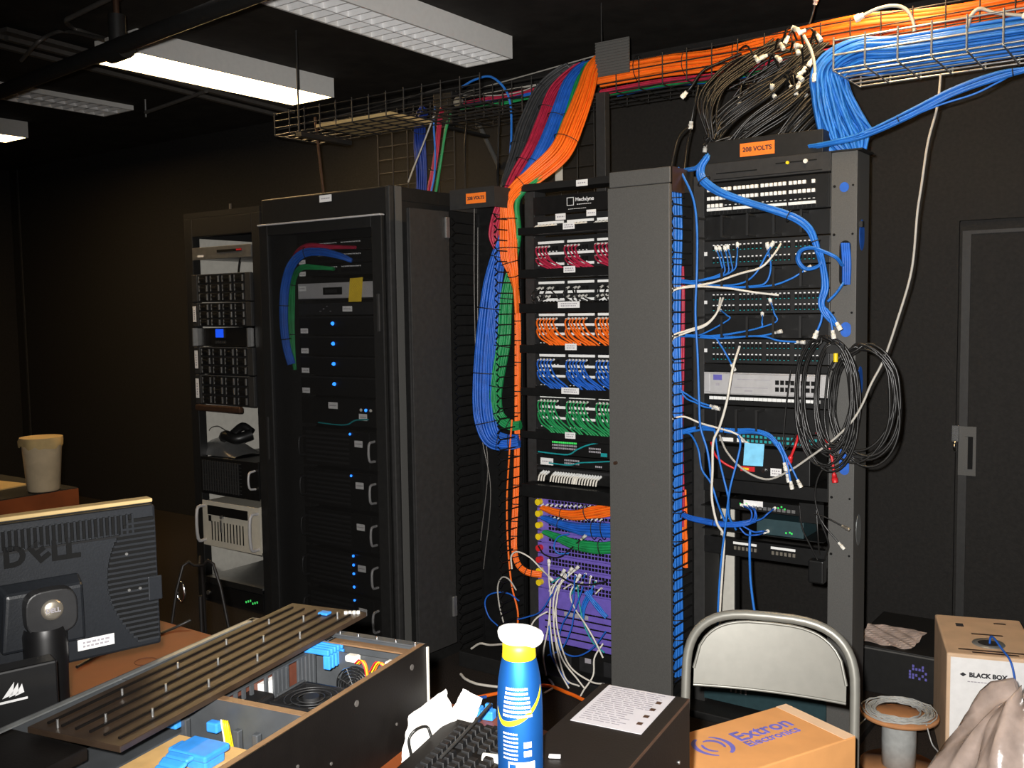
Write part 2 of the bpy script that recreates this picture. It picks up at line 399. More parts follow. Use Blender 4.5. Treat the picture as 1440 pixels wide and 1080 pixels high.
# ---- cabinet 2: tall black cabinet with perforated door
X0, X1, YF, YB, H2 = -3.60, -2.795, 3.05, 4.05, 2.11
cab = thing('server_cabinet', 'tall black server cabinet with perforated door and blue lights inside', 'server cabinet', ((X0+X1)/2, YF, 0))
hw = (X1-X0)/2; D = YB-YF
MB().box(-hw, hw, .03, D, H2-.06, H2).build('top_panel', 'rack', cab, bevel=.004)
MB().box(-hw, -hw+.02, .03, D, .0, H2-.06).build('side_panel', 'rack', cab)
MB().box(hw-.02, hw, .03, D, .0, H2-.06).build('side_panel', 'rack', cab)
MB().box(-hw+.02, hw-.02, D-.02, D, 0, H2-.06).build('back_panel', 'rack', cab)
MB().box(-hw+.02, hw-.02, .03, D-.02, 0, .08).build('base', 'rack', cab)
MB().box(-hw, hw, .0, .03, H2-.115, H2).build('top_trim', 'rack', cab, bevel=.006)
MB().box(hw-.020, hw+.003, -.006, .022, 0.02, H2).build('corner_trim', 'rack2', cab, bevel=.004)
MB().box(hw+.0005, hw+.004, .03, .07, 0.02, H2).build('corner_strip', 'vcm', cab)
for sx_, b0 in ((-1, -.26), (1, .26)):
    MB().box(b0-.012, b0+.012, .112, .16, .08, H2-.06).build('mounting_rail', 'rack', cab)
dz0, dz1 = .04, H2-.12
door = MB().box(-hw+.06, hw-.09, -.012, -.011, dz0+.05, dz1-.05).build('door', M['mesh'], cab)
df = MB(); df.box(-hw, -hw+.06, -.022, 0, dz0, dz1); df.box(hw-.09, hw-.03, -.022, 0, dz0, dz1)
df.box(-hw+.06, hw-.09, -.022, 0, dz1-.05, dz1); df.box(-hw+.06, hw-.09, -.022, 0, dz0, dz0+.05)
df.build('door_frame', 'rack', door, bevel=.004)
MB().box(hw-.062, hw-.047, -.030, -.022, 1.50, 1.66).build('door_handle', 'rack2', door, bevel=.003)
MB().box(-hw+.02, -hw+.028, -.026, -.022, .90, 1.10).build('door_lock', 'rack2', door)
gl = MB(); gl.box(-hw, hw-.03, -.030, 0, H2-.124, H2-.116); gl.build('trim_ledge', 'silver', cab, bevel=.003)  # pale ledge added so its upper face catches the lamp light
tell(cab, 'label', P(458, 279, 3.05).x-cab.location.x, P(458, 279, 3.05).z, .075, .03, y=-.001)
# equipment in cabinet 2 (mounting plane at 3.16)
EX0, EX1, EY = -3.49, -3.008, 3.16
def ze(v): return zt(v, 475, EY)
def eu(name, label, cat, v0, v1, m='unit', group=None, depth=.5): return unit(name, label, cat, EX0, EX1, EY, ze(v1), ze(v0), depth, m, group=group)
lg = eu('blank_panel', 'black blank panel with a white logo at the top of the tall cabinet', 'panel', 292, 318, depth=.06)
sq = MB(); px_ = P(465, 305, EY).x-lg.location.x
for a, b, c, d in ((-.02, .02, .017, .02), (-.02, .02, -.02, -.017), (-.02, -.017, -.017, .017), (.017, .02, -.017, .017)): sq.box(px_+a, px_+b, -.0008, -.0001, .07+c, .07+d)
sq.build('logo_square', 'inkw', lg)
textobj('Mechdyne', 'logo_lettering', lg, 'inkw', (px_+.085, -.0005, .078), width=.105)
tx = MB()
for k in range(9): tx.box(px_+.035+k*.011, px_+.043+k*.011, -.0008, -.0001, .056, .0595)
tx.build('logo_tagline', 'inkw', lg)
eu('blank_panel', 'black blank panel above the first cabled switch in the tall cabinet', 'panel', 319, 336, depth=.06)
for i, (v0, v1, cm, cn) in enumerate(((337, 353, 'red', 'red'), (354, 370, 'blue', 'blue'), (371, 387, 'green', 'green'))):
    t = eu('network_switch', f'black network switch with {cn} cables in the tall cabinet', 'network switch', v0, v1, group='switches in the tall cabinet')
    W = t['w']; h = t['h']; pt = MB(); dt = MB()
    for g0 in (-.10, .05):
        for k in range(12):
            pt.box(g0+k*.0105, g0+k*.0105+.008, -.001, -.0001, h*.25, h*.55); dt.box(g0+k*.0105+.001, g0+k*.0105+.006, -.0012, -.0001, h*.70, h*.80)
    pt.build('port_row', 'hole', t); dt.build('marking_row', 'inkw', t)
    tell(t, 'label', -W+.035, h*.25, .042, h*.4)
    if i < 2:
        for k in range(10): pass
t = eu('storage_unit', 'grey storage unit with small window and yellow note in the tall cabinet', 'storage unit', 397, 421, 'silver')
W, h = t['w'], t['h']
MB().box(-.07, .05, -.004, -.0001, h*.28, h*.72).build('display', 'hole', t); MB().box(-.055, .02, -.005, -.0041, h*.4, h*.6).build('display_mark', 'unit2', t)
tell(t, 'label', -W+.03, h*.7, .05, h*.3)
MB().box(-W, W, -.0045, -.0001, 0, h*.08).build('lower_lip', 'unit2', t)
sn = thing('sticky_note', 'yellow sticky note stuck on the grey storage unit', 'note', (P(502, 412, EY).x, EY-.006, ze(425)))
MB().hexa([(-.045, -.004, 0), (.035, -.004, 0), (.035, -.003, 0), (-.045, -.003, 0)], [(-.035, -.001, .105), (.045, -.001, .108), (.045, 0, .108), (-.035, 0, .105)]).build('note_sheet', 'stick', sn)
t = eu('rack_server', 'thin dark grey server under the yellow sticky note', 'server', 426, 443, 'unit2'); tell(t, 'label', .08, t['h']*.5, .06, t['h']*.45)
mk = MB(); [mk.box(-.1+k*.022, -.09+k*.022, -.001, -.0001, t['h']*(.3+.2*(k % 3)), t['h']*(.36+.2*(k % 3))) for k in range(4)]; mk.build('marking', 'inkg', t)
for i, (v0, v1) in enumerate(((445, 471), (473, 500), (502, 528), (530, 557))):
    t = eu('rack_server', ['flat black server with a blue light, topmost of the four', 'flat black server with a blue light, second of the four', 'flat black server with a blue light, third of the four', 'flat black server with a blue light, lowest of the four'][i], 'server', v0, v1, group='flat servers with blue lights in the tall cabinet')
    W, h = t['w'], t['h']
    MB().lathe([(.0085, 0), (.0085, .004), (.005, .010), (0, .011)], 12).build('indicator_light', 'ledb', t, loc=(-.015, -.0001, h*.62)).rotation_euler = (PI/2, 0, 0)
    tell(t, 'label', -W+.035, h*.22, .05, h*.28)
    MB().box(-W, W, -.004, -.0001, h*.92, h*.99).build('top_edge', 'unit2', t)
t = eu('network_device', 'black half-empty unit with teal cable between flat and tall servers', 'network device', 560, 598)
W, h = t['w'], t['h']; tell(t, 'label', -.03, h*.72, .06, .03); tell(t, 'label', .16, h*.36, .05, .03)
for k in range(3): MB().disc((.15+.03*k, -.002, h*.62), .007, 10, 0, 'y', .004).build('socket', 'boot' if k != 1 else 'ledb', t)
cable('teal cable curving across the tall cabinet under the flat servers', [P(448, 594, EY-.015), P(470, 597, EY-.03), P(488, 597, EY-.03), P(500, 591, EY-.03), P(518, 590, EY-.015)], 'teal', .0035, name='network_cable')
tv = [(603, 657), (661, 713), (718, 770), (774, 828), (832, 888)]
for i, (v0, v1) in enumerate(tv):
    t = eu('rack_server', f'tall black grille server with side handles, {["topmost","second","middle","fourth","lowest"][i]} of five in the tall cabinet', 'server', v0, v1, group='grille servers in the tall cabinet')
    W, h = t['w'], t['h']; g = MB()
    for r in range(7):
        z = h*(.1+.8*r/6.5)
        g.box(-W+.03, .07, -.006, -.0001, z, z+h*.06)
    g.build('grille', 'unit2', t)
    MB().box(.075, .20, -.008, -.0001, h*.05, h*.95).build('drive_cover', 'unit', t, bevel=.002)
    tell(t, 'label', .135, h*.66, .05, .030, y=-.008)
    if i in (0, 1): MB().disc((.085, -.011, h*.9), .0055, 10, 0, 'y', .004).build('indicator_light', 'ledb', t)
    if i == 3:
        for zz in (.95, .72, .5, .16): MB().disc((.085, -.011, h*zz), .0062, 10, 0, 'y', .004).build('indicator_light', 'ledb', t)
    if i == 4: MB().disc((.085, -.011, h*.9), .0055, 10, 0, 'y', .004).build('indicator_light', 'ledb', t)
    for s_ in (-1, 1):
        hd = MB(); hd.tube(smooth([(s_*(W-.015), -.0001, h*.25), (s_*(W-.015), -.035, h*.3), (s_*(W-.015), -.035, h*.7), (s_*(W-.015), -.0001, h*.75)], 4), .006, 8); hd.build('handle', 'silver' if s_ > 0 else 'unit2', t)
# coloured bundles inside cabinet 2, behind the door
bundle('cable_bundle', 'red cable bundle behind the perforated door of the tall cabinet', 'cable bundle', [P(500, 348, EY-.02), P(460, 347, EY-.045), P(432, 346, EY-.06), P(418, 355, EY-.04), P(410, 375, EY+.03), P(408, 410, EY+.06)], 'red', [.006, .014, .014, .012], [.008], 10)
bundle('cable_bundle', 'blue cable bundle behind the perforated door of the tall cabinet', 'cable bundle', [P(495, 367, EY-.012), P(478, 360, EY-.04), P(450, 354, EY-.055), P(425, 358, EY-.06), P(408, 378, EY-.06), P(400, 410, EY-.05), P(399, 450, EY-.05), P(403, 485, EY-.04), P(410, 512, EY-.03)], 'blue', [.008, .02, .024, .022, .02], [.015], 18, ties=(.35, .7, .85))
bundle('cable_bundle', 'green cable bundle behind the perforated door of the tall cabinet', 'cable bundle', [P(470, 378, EY-.012), P(445, 376, EY-.045), P(425, 376, EY-.055), P(414, 390, EY-.02), P(410, 412, EY-.01), P(410, 450, EY), P(412, 490, EY), P(415, 520, EY)], 'green', [.006, .013, .014, .02, .016, .005], [.012], 14, ties=(.5, .8))

# ---- cabinet 1: open white-lined rack on the left
X0, X1, YF, H1 = -4.555, -3.935, 3.32, 2.10
r1 = thing('server_rack', 'open black rack with pale lining left of the tall black cabinet', 'server rack', ((X0+X1)/2, YF, 0)); hw = (X1-X0)/2
for s_ in (-1, 1): 
    MB().box(min(s_*hw, s_*(hw-.065)), max(s_*hw, s_*(hw-.065)), 0, .05, 0, H1).build('post', 'rack', r1, bevel=.003)
    MB().box(min(s_*hw, s_*(hw-.012)), max(s_*hw, s_*(hw-.012)), .051, .80, 0, H1).build('side_panel', 'rack', r1)
    MB().box(min(s_*(hw-.0121), s_*(hw-.018)), max(s_*(hw-.0121), s_*(hw-.018)), .06, .79, .06, H1-.10).build('side_lining', 'inner', r1)
MB().box(-hw+.012, hw-.012, .80, .815, 0, H1).build('back_panel', 'rack', r1)
MB().box(-hw+.018, hw-.018, .785, .80, .06, H1-.1).build('back_lining', 'inner', r1)
MB().box(-hw, hw, 0, .815, H1, H1+.03).build('top_panel', 'rack', r1)
MB().box(-hw+.065, hw-.065, .0, .03, H1-.10, H1).build('top_rail', 'rack', r1, bevel=.004)
MB().box(-hw+.012, hw-.012, .03, .80, 0, .05).build('base', 'rack', r1)
MB().box(-.03, -.005, .74, .785, .06, H1-.1).build('rear_rail', 'white', r1)
MB().box(hw-.25, hw-.24, 0.012, .02, H1, H1+.06).build('eye_bolt', 'conduit', r1)
R1Y = YF-.004
U0, U1 = -4.487, -4.004
def z1(v): return zt(v, 320, R1Y)
def u1(name, label, cat, v0, v1, m='unit', group=None, depth=.55, x0=U0, x1=U1): return unit(name, label, cat, x0, x1, R1Y, z1(v1), z1(v0), depth, m, group=group, inset=.03)
t = u1('tape_drive', 'thin grey unit at the top of the open rack', 'drive unit', 345, 363, 'steel')
MB().box(-.03, .17, -.003, -.0001, t['h']*.5, t['h']*.7).build('slot', 'hole', t); tell(t, 'label', -.17, t['h']*.3, .05, .012, ink=False)
MB().box(.13, .17, -.005, -.0031, t['h']*.55, t['h']*.68).build('eject_tab', 'redc', t)
cable('black power cord hanging under the thin grey unit in the open rack', [P(338, 362, 3.36), P(336, 372, 3.34), P(335, 383, 3.36)], 'blackc', .004, name='thin_lead')
def array(label, v0, v1):
    t = u1('storage_array', label, 'storage array', v0, v1, 'unit2', group='storage arrays in the open rack'); W, h = t['w'], t['h']
    t0 = MB(); t0.box(-W, -W+.045, -.012, -.0001, 0.001, h-.001); t0.build('ear_cover', 'rack2', t, bevel=.003)
    t0 = MB(); t0.box(W-.045, W, -.012, -.0001, 0.001, h-.001); t0.build('ear_cover', 'rack2', t, bevel=.003)
    for c in range(4):
        for r in range(3):
            x = -W+.055+c*.098; z = h*(.03+.32*r); d = MB(); d.box(x, x+.085, -.010, -.0001, z, z+h*.28)
            d.box(x+.01, x+.055, -.0125, -.0101, z+h*.10, z+h*.18); 
            d.build('drive_carrier', 'unit', t, bevel=.0015)
            MB().box(x+.066, x+.074, -.013, -.0101, z+h*.03, z+h*.25).build('carrier_latch', 'steel', t); MB().box(x+.004, x+.008, -.0125, -.0101, z+h*.03, z+h*.25).build('carrier_hinge', 'steel', t)
    MB().box(-W+.048, W-.048, -.011, -.0001, h*.975, h*.995).build('edge_trim', 'steel', t)
    return t
for lb, v0, v1 in (('black storage array of drives, topmost in the open rack', 384, 424), ('black storage array of drives above the small blue screen', 425, 459), ('black storage array of drives below the small blue screen', 488, 527), ('black storage array of drives with bronze lip, lowest in the open rack', 528, 570)):
    t = array(lb, v0, v1)
    if v0 > 384: 
        o = MB().box(-t['w']+.004, -t['w']+.030, -.0135, -.0121, t['h']*.2, t['h']*.86).build('label', 'paper', t)
        b = MB(); [b.box(-t['w']+.013, -t['w']+.021, -.0142, -.0136, t['h']*(.3+.09*k), t['h']*(.35+.09*k)) for k in range(5)]; b.build('print', 'inkg', o)
    if v0 == 528: MB().box(-t['w']+.01, t['w']-.10, -.03, -.0001, -.036, -.002).build('bronze_lip', 'bronze', t, bevel=.008)
t = u1('control_unit', 'black control unit with a small blue screen in the open rack', 'control unit', 461, 487); W, h = t['w'], t['h']
MB().box(-.065, .01, -.006, -.0001, h*.45, h*.95).build('screen_bezel', 'unit2', t); MB().box(-.06, .005, -.007, -.0061, h*.48, h*.93).build('screen', 'screen', t)
kb = MB(); [kb.box(-.07+k*.018, -.058+k*.018, -.004, -.0001, h*.15, h*.3) for k in range(5)]; kb.build('keypad', 'rack2', t)
MB().box(W-.02, W-.012, -.03, -.0001, 0, h).build('handle', 'steel', t); MB().box(-W+.012, -W+.02, -.03, -.0001, 0, h).build('handle', 'steel', t)
# shelf-like server with grille + things on it
t = u1('rack_server', 'black grille server with a silver handle in the open rack', 'server', 646, 698, 'unit'); W, h = t['w'], t['h']
g = MB(); [g.box(-W+.02+k*.021, -W+.027+k*.021, -.006, -.0001, h*.08, h*.92) for k in range(15)]; [g.box(-W+.02, W-.14, -.005, -.0001, h*(.1+.1*k), h*(.115+.1*k)) for k in range(9)]; g.build('grille', 'rack2', t)
MB().tube(smooth([(W-.03, -.0001, h*.3), (W-.03, -.04, h*.36), (W-.03, -.04, h*.72), (W-.03, -.0001, h*.78)], 4), .006, 8).build('handle', 'silver', t)
zt_ = z1(646)+.001
pr_ = thing('desk_phone', 'grey domed device with black cradle on the grille server', 'device', (P(315, 640, 3.42).x, 3.46, zt_))
d_ = MB(); nn = 16
pts = []
for i in range(9):
    a = i/8; s1 = -.19+.36*a; hh = .10*math.sin(PI*min(1, .12+.9*a))*.95
    pts.append((s1, max(hh, .012)))
vs = []; 
for (x, hh) in pts:
    for j in range(nn+1):
        a = PI*j/nn; vs.append((x, -.10*math.cos(a), hh*math.sin(a)))
fs = [(i*(nn+1)+j, i*(nn+1)+j+1, (i+1)*(nn+1)+j+1, (i+1)*(nn+1)+j) for i in range(8) for j in range(nn)]
d_.add(vs, fs, 0, True); d_.build('dome', 'steel', pr_)
MB().box(-.23, -.10, -.06, .06, 0.0, .055).build('foot', 'unit', pr_, bevel=.01)
d_ = MB(); d_.tube(smooth([(.02, -.05, .10), (.08, -.08, .115), (.15, -.07, .10), (.19, 0, .12)], 5), [.03]*16, 8); d_.tube(smooth([(.06, -.02, .12), (.12, .0, .16), (.17, .02, .13)], 5), .022, 8); d_.build('cradle', 'unit', pr_)
MB().tube(smooth([(-.14, -.04, .05), (-.12, -.04, .13), (-.05, -.04, .155), (.03, -.05, .14)], 6), .003, 6).build('coiled_cord', 'conduit', pr_)
# beige server
t = u1('rack_server', 'beige rack server with black strip and silver handles in the open rack', 'server', 708, 772, 'beige', x0=U0+.002, x1=U1-.0); W, h = t['w'], t['h']
MB().box(-W+.05, W-.10, -.005, -.0001, h*.70, h*.90).build('drive_strip', 'hole', t)
sl = MB(); [sl.box(-W+.075+k*.026, -W+.083+k*.026, -.0012, -.0001, h*.14, h*.56) for k in range(11)]; sl.build('vent_slots', 'hole', t)
MB().box(-W+.055, -W+.075, -.004, -.0001, h*.55, h*.68).build('switch', 'hole', t)
kk = MB(); kk.disc((-W+.175, -.008, h*.68), .01, 10, 0, 'y', .016); kk.box(-W+.168, -W+.182, -.018, -.012, h*.36, h*.62); kk.build('lock_key', 'steel', t)
for s_ in (-1, 1):
    MB().tube(smooth([(s_*(W-.02), -.0001, h*.12), (s_*(W-.02), -.05, h*.18), (s_*(W-.02), -.05, h*.82), (s_*(W-.02), -.0001, h*.88)], 4), .009, 8).build('handle', 'silver', t)
# shelf and bottom devices
zs = z1(820)
sh = thing('tray_shelf', 'grey metal shelf low in the open rack', 'shelf', ((X0+X1)/2, R1Y, zs)); MB().box(-.235, .235, 0, .70, 0, .012).build('tray', 'steel', sh); MB().box(-.24, .24, -.003, 0, -.018, .013).build('front_edge', 'rack', sh)
for lb, v0, v1 in (('black device with green lights under the shelf of the open rack', 826, 848), ('black device with green lights at the foot of the open rack', 858, 882)):
    t = u1('network_device', lb, 'network device', v0, v1, 'unit', group='devices under the shelf of the open rack')
    for k in range(6): MB().box(.10+.018*k, .108+.018*k, -.002, -.0001, t['h']*(.3+.07*(k % 3)), t['h']*(.42+.07*(k % 3))).build('indicator_light', 'ledg', t)
    MB().disc((-.21, -.005, t['h']*.4), .012, 10, 0, 'y', .01).build('thumb_screw', 'steel', t)
# ---------------------------------------------------------------- relay racks and their vertical cable managers
def comb(side, x, y0, y1, z0, z1, m='unit'):
    """a row of T-shaped fingers"""
    b = MB(); n = int((z1-z0)/.0445)
    b.box(x-.004, x+.004, y1-.01, y1, z0, z1)
    for i in range(n):
        z = z0+(i+.5)*.0445
        b.box(x-.003, x+.003, y0+.02, y1-.01, z-.0025, z+.0025)
        b.hexa([(x-.003, y0+.015, z-.004), (x+.003, y0+.015, z-.004), (x+.003, y0+.019, z-.004), (x-.003, y0+.019, z-.004)],
               [(x-.003, y0, z-.017), (x+.003, y0, z-.017), (x+.003, y0+.004, z-.017), (x-.003, y0+.004, z-.017)])
        b.hexa([(x-.003, y0+.015, z+.004), (x+.003, y0+.015, z+.004), (x+.003, y0+.019, z+.004), (x-.003, y0+.019, z+.004)],
               [(x-.003, y0, z+.017), (x+.003, y0, z+.017), (x+.003, y0+.004, z+.017), (x-.003, y0+.004, z+.017)])
    return b
VF, VB = 3.30, 3.485
ZT = 2.10
def vcm(label, x0, x1):
    t = thing('cable_manager', label, 'vertical cable manager', ((x0+x1)/2, VF, 0), 0, 'vertical cable managers'); hw = (x1-x0)/2; D = VB-VF
    MB().box(-hw, hw, D+.0, D+.02, 0, ZT-.02).build('back_plate', 'unit', t)
    hb_ = MB(); hb_.box(-hw, hw, 0, .006, ZT-.085, ZT); hb_.box(-hw, -hw+.005, .006, D, ZT-.085, ZT); hb_.box(hw-.005, hw, .006, D, ZT-.085, ZT); hb_.build('header', 'rack2', t)
    MB().box(-hw, hw, 0, D, 0, .07).build('base', 'rack', t, bevel=.003)
    comb(0, -hw+.006, 0.0, D, .075, ZT-.09).build('finger_comb', 'unit', t)
    comb(0, hw-.006, 0.0, D, .075, ZT-.09).build('finger_comb', 'unit', t)
    return t
vl = vcm('black open cable manager full of coloured bundles beside the tall cabinet', -2.675, -2.436)
lb = MB().box(-.03, .075, -.0015, -.0001, ZT-.065, ZT-.022).build('voltage_label', 'orangelabel', vl)
textobj('208 VOLTS', 'lettering', lb, 'ink', (.0225, -.0018, ZT-.0435), width=.09, bold=.0006)
# its cover, swung open on the left edge
cv = MB(); cv.box(-.012, 0, -.245, -.003, .11, ZT-.09); cv.box(-.02, -.0121, -.245, -.235, .11, ZT-.09); cv.box(-.02, -.0121, -.013, -.003, .11, ZT-.09)
cvo = cv.build('cover_door', 'rack2', vl, bevel=.002, loc=(-.1195-.004, 0, 0)); cvo.rotation_euler = (0, 0, -.05)
for zz in (ZT-.16, .28): MB().box(0, .012, -.035, -.010, zz-.045, zz+.045).build('hinge', 'steel', cvo, bevel=.003)
vr = vcm('cable manager with plain grey closed cover between the two open racks', -1.883, -1.622)
hw = .1305
MB().box(-hw, hw, -.022, -.001, .075, ZT-.062).build('cover_door', 'vcm', vr, bevel=.003)
MB().box(-hw+.002, hw-.002, -.012, -.001, ZT-.058, ZT).build('cover_top', 'vcm', vr, bevel=.003)
MB().box(hw-.01, hw+.002, .0, .10, ZT-.09, ZT+.001).build('top_corner', 'bronze', vr)
MB().tube([(-hw+.03, -.022, .985), (-hw+.03, -.034, .985)], .007, 10).build('cover_knob', 'bronze', vr)

# ---- rack 3, the middle rack
r3 = thing('relay_rack', 'middle open rack with rows of red, orange, blue and green patch cables', 'equipment rack', (-2.117, Y3, 0))
for s_ in (-1, 1): 
    c_ = s_*.262; MB().box(c_-.026, c_+.026, .004, .09, 0, 2.085).build('post', 'rack2', r3, bevel=.002)
MB().box(-.288, .288, -.02, .09, 2.086, 2.115).build('top_bar', 'rack', r3, bevel=.002)
tell(r3, 'label', P(822, 266, Y3).x+2.117, 2.097, .055, .026, y=-.02)
MB().box(-.30, .30, -.10, .16, 0, .03).build('base', 'rack', r3, bevel=.004)
MB().box(-.236, .236, .004, .05, .031, .09).build('kick_bar', 'rack', r3)
Q0, Q1 = -2.357, -1.877
def z3(v): return zt(v, 790, Y3)
YF3 = Y3
def u3(name, label, cat, v0, v1, m='pp', group=None, depth=.2): return unit(name, label, cat, Q0, Q1, YF3, z3(v1), z3(v0), depth, m, group=group)
t = u3('blank_panel', 'black blank panel with a white logo at the top of the middle rack', 'panel', 274, 300, 'unit', depth=.02)
sx0 = P(802, 283, Y3).x-t.location.x; sq = MB()
for a, b, c, d in ((-.017, .017, .0145, .017), (-.017, .017, -.017, -.0145), (-.017, -.0145, -.0145, .0145), (.0145, .017, -.0145, .0145)): sq.box(sx0+a, sx0+b, -.0008, -.0001, t['h']*.6+c, t['h']*.6+d)
sq.build('logo_square', 'inkw', t)
textobj('Mechdyne', 'logo_lettering', t, 'inkw', (sx0+.069, -.0006, t['h']*.67), width=.088, bold=.0004)
b = MB(); [b.box(sx0+.032+k*.0088, sx0+.0385+k*.0088, -.0008, -.0001, t['h']*.40, t['h']*.435) for k in range(8)]; [b.box(sx0-.01+k*.0088, sx0-.0035+k*.0088, -.0008, -.0001, t['h']*.18, t['h']*.205) for k in range(10)]; b.build('logo_tagline', 'inkw', t)
def bar(label, v0, v1, lw, lu):
    """horizontal cable manager: a duct bar standing off the rack with a label"""
    z0, z1_ = z3(v1), z3(v0); t = thing('cable_bar', label, 'cable manager bar', (-2.117, Y3-.001, z0), 0, 'horizontal cable bars of the middle rack'); h = z1_-z0
    MB().box(-.262, .262, -.085, -.078, .002, h-.001).build('front_cover', 'unit', t, bevel=.002)
    MB().box(-.262, .262, -.078, -.003, .002, .006).build('duct_floor', 'unit', t); MB().box(-.24, .24, -.003, 0, 0, h).build('back_plate', 'unit', t)
    if lw: tell(t, 'label', P(lu, v0+3, Y3-.085).x+2.117, h*.80, lw, .026, y=-.0851, rows=2)
    return t
bars = [(319, 330, .056, 800, 'first'), (378, 391, .056, 801, 'second'), (426, 440, .105, 800, 'third'), (484, 496, .056, 803, 'fourth'), (544, 556, .085, 802, 'fifth'), (605, 616, .05, 802, 'sixth')]
bl = ['black cable bar under the beige cords of the middle rack', 'black cable bar under the red cords of the middle rack', 'black cable bar with a wide white label under the black cords', 'black cable bar under the orange cords of the middle rack', 'black cable bar under the blue cords of the middle rack', 'black cable bar under the green cords of the middle rack']
for (v0, v1, lw, lu, n_), l_ in zip(bars, bl): bar(l_, v0, v1, lw, lu)
SEG = [(758, 794), (799, 836), (841, 877)]
def pxx(u, v=400): return P(u, v, Y3).x+2.117
def patch(label, v0, v1, strips):
    t = u3('patch_panel', label, 'patch panel', v0, v1, 'pp', group='patch panels of the middle rack'); h = t['h']; zb = t.location.z
    for vs_ in strips:
        zc = z3(vs_)-zb; dr_ = z3(vs_+9)-zb
        for a, b in SEG:
            MB().box(pxx(a), pxx(b), -.004, -.0001, zc-.0052, zc+.0052).build('label_strip', 'white', t)
            pb = MB(); [pb.box(pxx(a)+k*.0172, pxx(a)+k*.0172+.013, -.003, -.0001, dr_-.008, dr_+.010) for k in range(6)]
            pb.build('port_row', 'hole', t)
            pb = MB(); [pb.box(pxx(a)+k*.0172+.004, pxx(a)+k*.0172+.009, -.0032, -.0001, dr_-.013, dr_-.0095) for k in range(6)]; pb.build('contact_row', 'inkw', t)
    return t
patch('patch panel with short beige cords at the top of the middle rack', 302, 318, [312])
t = kids([o for o in bpy.data.objects if o.get('label', '').startswith('patch panel with short beige')][0])[0].parent
tell(t, 'label', pxx(790), t['h']*1.0-.008, .05, .026, y=-.0035); tell(t, 'label', pxx(833), t['h']+.004-.006, .045, .026, y=-.0035)
patch('patch panel behind the red cords', 332, 377, [340, 356, 371]); patch('patch panel behind the black cords', 392, 425, [397, 410.5, 421])
patch('patch panel behind the orange cords', 441, 483, [442.5, 456.5, 469.5]); patch('patch panel behind the blue cords', 497, 543, [500, 515, 529])
patch('patch panel behind the green cords', 557, 604, [558, 573, 588])
ORD = 'first second third fourth fifth sixth seventh eighth ninth tenth eleventh twelfth thirteenth fourteenth fifteenth sixteenth seventeenth eighteenth nineteenth twentieth twenty-first twenty-second twenty-third twenty-fourth twenty-fifth twenty-sixth twenty-seventh twenty-eighth'.split()
def cords(color, m, v0, rows, plan, vend, group):
    rnd = random.Random(v0)
    protos = {}
    for r, dv in enumerate(rows):
        for seg, ks in enumerate(plan[r]):
            a, b = SEG[seg]; nth = -1
            for k in ks:
                x = -2.117+pxx(a)+k*.0172+.0065; z = z3(v0+dv); zend = z3(vend)
                key = (r, k % 3); nth += 1; lb_ = f'{ORD[nth]} {color} patch cord from the left, {["upper", "lower"][r]} ports, {["left", "middle", "right"][seg]} block of the middle rack'
                if key not in protos:
                    dx = (.085, .075, .060, .05)[r]+.012*(k % 3); dz = zend-z
                    dx *= 1.15; pts = [(0, -.003, 0), (-.001, -.020, -.003), (.004, -.036, dz*.2), (dx*.35, -.050, dz*.6), (dx*.8, -.048, dz*.92), (dx, -.045, dz-.012)]
                    mb = MB(); mb.tube(smooth(pts, 4), .0040, 5, 0); mb.tube([(0, -.002, .001), (-.003, -.022, -.003)], .0048, 5, 1)
                    o = mb.build('ethernet_cord', [m, 'boot']); tag(o, lb_, 'patch cord', group); protos[key] = o
                    o.location = (x, Y3, z)
                else:
                    o = protos[key].copy(); C.objects.link(o); o.location = (x, Y3-.004*rnd.random(), z); o.rotation_euler = (0, 0, rnd.uniform(-.08, .08)); o['label'] = lb_
full = list(range(6))
R6 = range(6)
cords('red', 'red', 346, (0, 16), [([0, 1, 2, 3], [0, 1, 2, 3], [0, 1, 2, 3]), ([0, 1, 2, 3], [0, 1, 2, 3], [0, 1, 2, 3])], 378, 'red patch cords')
cords('orange', 'orange', 448, (0, 14), [(R6, R6, R6), (R6, [0, 1, 2, 3, 4], R6)], 484, 'orange patch cords')
cords('blue', 'blue', 506, (0, 15), [([0, 1, 2, 3, 4], R6, R6), ([0, 1, 2, 3], [0, 1, 2, 3, 4], R6)], 544, 'blue patch cords')
cords('green', 'green', 564, (0, 15), [(R6, R6, R6), ([0, 1, 2, 3, 4], R6, R6)], 605, 'green patch cords')
